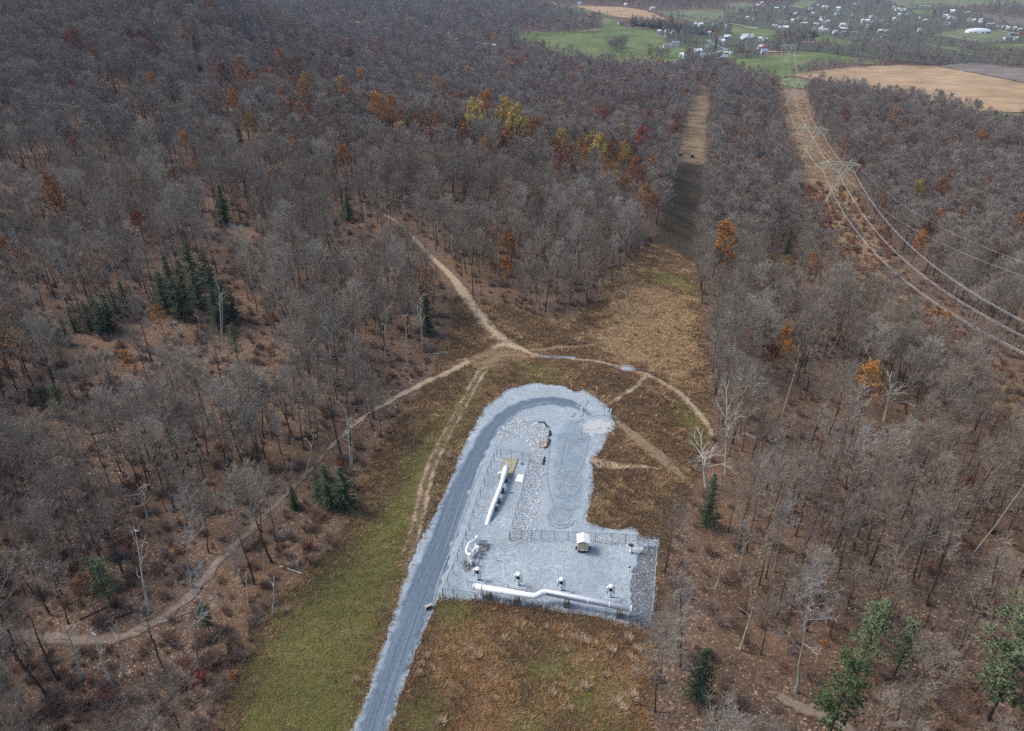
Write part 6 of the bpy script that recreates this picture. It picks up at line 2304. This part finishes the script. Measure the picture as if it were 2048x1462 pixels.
k = inside(gx, gy, CLEAR) & (sd_poly(gx, gy, PAD) < .55 * RNG.random(len(gx)) ** 2 - .1) & (road_sd(gx, gy) < .3)
gx, gy = gx[k], gy[k]
free = np.ones(len(gx), bool)
for t in trails:
    L = line(t[1])
    dd = seg_dist(gx, gy, L)[0]
    free &= (dd > (np.mean(t[2]) * .95 if t[4] is None else 1.5)) | ((t[4] is not None) & (dd > 1.45)) | (RNG.random(len(gx)) < .10)
gx, gy = gx[free][:ng], gy[free][:ng]
zz = zones(gx, gy)
nz = wob(gx, gy, 5.0, 2.0) * .5 + RNG.normal(0, .18, len(gx))
front = gy < 84
r_ = RNG.random(len(gx))
pA = wob(gx, gy, 6.0, 9.0) + .5 * wob(gx, gy, 2.2, 4.0) + RNG.normal(0, .12, len(gx))
gi = np.where(pA > .12, np.where(r_ < .86, 0, 4), np.where(pA > -.35, np.where(r_ < .5, 0, np.where(r_ < .8, 1, np.where(r_ < .9, 2, 4))), np.where(r_ < .55, 2, np.where(r_ < .8, 4, 1))))
gi = np.where((zz[:, 1] + nz * .8 + pA * -.25 > .5) & (r_ < .85), np.where(front & (r_ < .65), 4, 2) + (r_ * 10 % 2).astype(int), gi)
gi = np.where(front & (gx > -20) & (pA < .06) & (gi < 2) & (r_ > .12), 4 + (r_ * 10 % 2).astype(int), gi)
edge_ = front & (gx > -16) & (sd_poly(gx, gy, PAD) > -3.0) & (r_ < .85)
gi = np.where(edge_, (r_ * 10 % 2).astype(int), gi)
pG = wob(gx, gy, 8.0, 2.5) * .55 + wob(gx, gy, 2.6, 7.0) * .35
gi = np.where((zz[:, 2] * (1.12 - .62 * pG) > RNG.random(len(gx)) * .7 + .10), 6 + (r_ * 10 % 2).astype(int), gi)
scatter('meadow_grass', np.stack([gx, gy, hz(gx, gy)], 1), RNG.uniform(0, 6.28, len(gx)), RNG.uniform(.5, 1.35, len(gx)) * (1 + gy / 500), gi, GRC, 'rough brown, tan and green grass of the clearing', 'grass', .15)

# brush in the wood, on the power strip and along the cleared strip
BR = []
for s_ in range(4):
    r = random.Random(300 + s_)
    mb = MB()
    for _ in range(70):
        a, e = r.uniform(0, 6.28), r.uniform(.5, 1.45)
        d_ = (math.cos(a) * math.cos(e), math.sin(a) * math.cos(e), math.sin(e))
        p_ = (r.uniform(-.4, .4), r.uniform(-.4, .4), 0)
        l_ = r.uniform(.8, 2.0)
        q_ = along(p_, d_, l_)
        mb.spike(p_, q_, .022)
        for _ in range(4):
            m_ = along(p_, d_, l_ * r.uniform(.35, .9))
            mb.spike(m_, along(m_, jit(r, d_, .8), r.uniform(.3, .7)), .018)
    BR.append(mb.mesh('brush', [MAT['brush']]))
for s_, m_ in ((0, 'brown'), (1, 'rust'), (2, 'red')):
    r = random.Random(320 + s_)
    mb = MB()
    for _ in range(40):
        a, e = r.uniform(0, 6.28), r.uniform(.4, 1.4)
        d_ = (math.cos(a) * math.cos(e), math.sin(a) * math.cos(e), math.sin(e))
        l_ = r.uniform(.6, 1.6)
        mb.spike((0, 0, 0), along((0, 0, 0), d_, l_), .02)
        for _ in range(9):
            leafq(mb, r, along((0, 0, 0), jit(r, d_, .25), l_ * r.uniform(.4, 1.1)), .11)
    BR.append(mb.mesh('leafy_brush', [MAT['brush'], MAT[m_]]))
BRC = proto_collection('brush_kinds', BR)
nb = 26000
bx = RNG.uniform(-1, 1, nb)
by = 45 + 500 * RNG.random(nb) ** 1.7
bx = bx * (70 + .78 * by)
inc, inp = inside(bx, by, CLEAR), inside(bx, by, POWER)
k = (~inc & ~inp & (by < 330) & (RNG.random(nb) < .75)) | inp | (inc & (by > 262) & (by < 560) & (RNG.random(nb) < .95)) | (inc & (RNG.random(nb) < .16) & (by > 100) & (sd_poly(bx, by, PAD) < -1.5) & (zones(bx, by)[:, 2] < .4))
for t in trails:
    k &= seg_dist(bx, by, line(t[1]))[0] > max(t[2]) * .9 + .8
bx, by = bx[k], by[k]
rr = RNG.random(len(bx))
pw = inside(bx, by, POWER)
cl = inside(bx, by, CLEAR)
bi_ = np.where(rr < .90, (rr * 4.44).astype(int), np.where(rr < .96, 4, np.where(rr < .985, 5, 6)))
bi_ = np.where(pw, np.where(rr < .35, 4, np.where(rr < .43, 6, np.where(rr < .55, 5, (rr * 40 % 4).astype(int)))), bi_)
keepb = ~((bx > 20) & (by < 175) & ~cl & (RNG.random(len(bx)) < .62))
bs = np.where(cl, RNG.uniform(.25, .6, len(bx)), .3 + 1.15 * RNG.random(len(bx)) ** 1.5) * np.where(pw, 1 + by / 600, 1)
scatter('undergrowth', np.stack([bx, by, hz(bx, by)], 1)[keepb], RNG.uniform(0, 6.28, keepb.sum()), bs[keepb], bi_[keepb], BRC, 'twiggy brown undergrowth under the bare trees and on the power strip', 'undergrowth', .1)

npw = 9000
qx, qy = RNG.uniform(90, 420, npw * 4), 120 + 860 * RNG.random(npw * 4) ** 1.3
k = inside(qx, qy, POWER) & (wob(qx, qy, 14, 3) + .5 * wob(qx * .4, qy, 6, 1) > -.25)
qx, qy = qx[k][:npw], qy[k][:npw]
scatter('strip_grass', np.stack([qx, qy, hz(qx, qy)], 1), RNG.uniform(0, 6.28, len(qx)), RNG.uniform(.9, 2.0, len(qx)) * (1 + qy / 700), np.where(RNG.random(len(qx)) < .75, 2, 4) + RNG.integers(0, 2, len(qx)), GRC, 'straw coloured rough grass under the power line', 'grass', .15)
MAT['stone'] = m_twig('broken_stone', [(0, (.14, .145, .15)), (.3, (.40, .42, .43)), (.6, (.58, .60, .60)), (1, (.70, .71, .70))])
MAT['stone_dark'] = m_twig('dark_broken_stone', [(0, (.06, .065, .075)), (.4, (.13, .14, .155)), (.65, (.30, .31, .32)), (1, (.62, .63, .62))])


def stone_mesh(seed, mat):
    bm = bmesh.new()
    bmesh.ops.create_icosphere(bm, subdivisions=1, radius=.5)
    r = random.Random(seed)
    sx, sy, sz = r.uniform(.7, 1.2), r.uniform(.6, 1.0), r.uniform(.45, .75)
    for v in bm.verts:
        f = r.uniform(.75, 1.2)
        v.co = Vector((v.co.x * sx * f, v.co.y * sy * f, v.co.z * sz * f))
    me = bpy.data.meshes.new('stone')
    bm.to_mesh(me)
    bm.free()
    me.materials.append(mat)
    return me


STC = proto_collection('pale_stone_kinds', [stone_mesh(k, MAT['stone']) for k in range(5)])
STD = proto_collection('dark_stone_kinds', [stone_mesh(k + 9, MAT['stone_dark']) for k in range(5)])


def stones(name, polys, dens, smin, smax, coll, label, lift=.05):
    allp = []
    for pl in polys:
        P = poly(pl, 8)
        b = bb(P)
        n = int((b[2] - b[0]) * (b[3] - b[1]) * dens)
        x_, y_ = RNG.uniform(b[0], b[2], n), RNG.uniform(b[1], b[3], n)
        k = sd_poly(x_, y_, P) + .5 * wob(x_, y_, 1.0, 3) > 0
        allp.append(np.stack([x_[k], y_[k], hz(x_[k], y_[k]) + ZP + lift], 1))
    p_ = np.concatenate(allp)
    s_ = smin + (smax - smin) * RNG.random(len(p_)) ** 2.2
    scatter(name, p_, RNG.uniform(0, 6.28, len(p_)), s_, RNG.integers(0, 5, len(p_)), coll, label, 'riprap', .5)


stones('pale_riprap', [[(985, 893), (992, 868), (1010, 848), (1040, 836), (1072, 838), (1092, 850), (1101, 866), (1098, 895), (1090, 925), (1086, 960), (1078, 1010), (1072, 1050), (1066, 1078), (1021, 1079), (1032, 1044), (1045, 1000), (1055, 955), (1062, 920), (1058, 890), (1035, 872), (1005, 880)],
                       [(1021, 1080), (1060, 1079), (1058, 1084), (1036, 1090), (1018, 1094)], [(1152, 1073), (1185, 1074), (1222, 1078), (1270, 1080), (1272, 1090), (1235, 1090), (1200, 1087), (1160, 1082)]], 15, .12, .46, STC, 'pale broken stone bank curving round and down between the gravel lanes')
xe, ye = RNG.uniform(-45, 45, 90000), RNG.uniform(52, 160, 90000)
se = sd_poly(xe, ye, PAD)
k = np.abs(se + .15) < RNG.random(len(se)) ** 2 * 1.3
xe, ye = xe[k][:5200], ye[k][:5200]
scatter('edge_stones', np.stack([xe, ye, hz(xe, ye) + .03], 1), RNG.uniform(0, 6.28, len(xe)), RNG.uniform(.07, .22, len(xe)), RNG.integers(0, 5, len(xe)), STC, 'loose stones spilled along the rim of the gravel', 'stones', .5)
stones('dark_riprap', [[(1288, 1094), (1312, 1095), (1308, 1165), (1302, 1256), (1256, 1250), (1262, 1215), (1262, 1160), (1276, 1120)]], 17, .12, .42, STD, 'dark grey broken stone strip inside the right-hand fence')

# ------------------------------------------------------------------ say which one is which
LMP = [(817, 745, 'the white snag at the clearing'), (1000, 700, 'the dirt track junction'), (670, 1012, 'the hemlocks at the meadow'), (160, 1280, 'the forest track bend'), (430, 1130, 'the forest track straight'), (225, 1372, 'the leaning white dead trunk'), (397, 1337, 'the tall mottled white trunk'), (452, 446, 'the lone green spruce'),
       (350, 605, 'the dark evergreen grove'), (1452, 950, 'the sprawling dead tree'), (1655, 1480, 'the bright lower-right pine'), (1975, 1440, 'the big pale pine'), (1950, 1103, 'the leaning white birch'), (1733, 800, 'the round orange tree'), (1567, 730, 'the tall orange tree'), (1312, 1180, 'the right yard fence'), (620, 1250, 'the green meadow'),
       (1592, 1385, 'the pale forked trunk'), (1412, 1050, 'the hemlock by the fence'), (1930, 890, 'the brushy power strip'), (330, 1410, 'the long fallen trunk'), (700, 950, 'the twin dead trunks'), (60, 1265, 'the forest track left end'), (1300, 1400, 'the front field right edge'), (1640, 1420, 'the lower-right leaf path'), (1768, 842, 'the wide-limbed pale tree'),
       (470, 1310, 'the meadow lower left edge'), (845, 700, 'the dirt track dark copse'), (1690, 1140, 'the mid-right open leaves'), (1860, 1250, 'the far-right slender stand'),
       (1385, 320, 'the tractors'), (1392, 180, 'the far strip end'), (1663, 405, 'the nearest pylon'), (1612, 323, 'the second pylon'), (1580, 207, 'the third pylon'), (1095, 300, 'the yellow ridge trees'), (757, 240, 'the ridge orange tree'), (500, 165, 'the left hill shoulder'), (160, 60, 'the upper left hilltop'), (70, 345, 'the white birch row'), (300, 350, 'the left slope middle'),
       (1015, 560, 'the tall tree above the clearing'), (1880, 450, 'the right wood orange pair'), (1300, 440, 'the cleared strip left side'), (605, 260, 'the tall rust ridge tree'), (1240, 545, 'the far clearing corner'), (1500, 520, 'the wood between both strips'),
       (1956, 66, 'the white domed hall'), (1494, 79, 'the big white barn'), (1430, 101, 'the dark roadside spruce'), (1711, 68, 'the long green-roofed shed'), (1618, 88, 'the pink-roofed shed'), (1690, 60, 'the yellow long shed'), (1452, 99, 'the road bend'), (1380, 113, 'the roadside farmhouse'), (1351, 91, 'the pasture edge farmhouse'), (889, 72, 'the long house in woods'),
       (975, 94, 'the pine-sheltered houses'), (562, 30, 'the lone hillside house'), (720, 51, 'the three woodland houses'), (1526, 100, 'the red barn'), (1649, 17, 'the upper village edge'), (1727, 44, 'the village middle'), (1800, 21, 'the upper right village houses'), (1851, 14, 'the long white shed pair'), (2019, 78, 'the long grey shed'), (1980, 50, 'the lane above the hall'), (1560, 58, 'the pine clump houses'),
       (1430, 53, 'the meadow top farm'), (1190, 30, 'the upper tan field'), (1530, 13, 'the hill farm cluster'), (1640, 50, 'the village crossroads houses')]
lm = G([q[0] for q in LMP], [q[1] for q in LMP])
ORD = ['', 'second ', 'third ', 'fourth ', 'fifth ', 'sixth ', 'seventh ', 'eighth ', 'ninth ', 'tenth ', 'eleventh ', 'twelfth ', '13th ', '14th ', '15th ', '16th ', '17th ', '18th ', '19th ', '20th ']
groups = {}
for (o, noun, pos) in ITEMS:
    d = np.hypot(lm[:, 0] - pos[0], lm[:, 1] - pos[1]) / (40 + np.hypot(lm[:, 0], lm[:, 1]) * .5)
    d = np.where(d < .012, 9.0, d)        # never named after itself
    j = int(d.argmin())
    dx, dy = pos[0] - lm[j, 0], pos[1] - lm[j, 1]
    if d[j] < .012:
        side = 'at'
    elif abs(dx) > abs(dy):
        side = 'right of' if dx > 0 else 'left of'
    else:
        side = 'beyond' if dy > 0 else 'in front of'
    groups.setdefault((noun, j, side), []).append((float(np.hypot(dx, dy)), o))
for (noun, j, side), L_ in groups.items():
    L_.sort(key=lambda q: q[0])
    for k_, (_, o) in enumerate(L_):
        if len(L_) == 1:
            o['label'] = '%s %s %s' % (noun, side, LMP[j][2])
        else:
            o['label'] = '%s, %snearest %s %s' % (noun, ORD[min(k_, 19)], side.replace('at', 'to'), LMP[j][2]) if side != 'at' else '%s, %snearest %s' % (noun, ORD[min(k_, 19)], LMP[j][2])

# ------------------------------------------------------------------ the air
mb = MB()
zlo = float(GZ.min()) - 1.0
ztop = max(96.0, float(GZ.max()) + 26)
mb.box((0, 3150, (zlo + ztop) / 2), (12800, 6900, ztop - zlo), 0)
hm = bpy.data.materials.new('autumn_haze')
hm.use_nodes = True
ht = hm.node_tree
ht.nodes.clear()
ho = ht.nodes.new('ShaderNodeOutputMaterial')
hv = ht.nodes.new('ShaderNodeVolumePrincipled')
hv.inputs['Color'].default_value = (.48, .68, 1.0, 1)
hv.inputs['Density'].default_value = .00006
hv.inputs['Anisotropy'].default_value = .2
ht.links.new(hv.outputs[0], ho.inputs['Volume'])
haze = mb.build('haze', hm)
haze['kind'] = 'stuff'
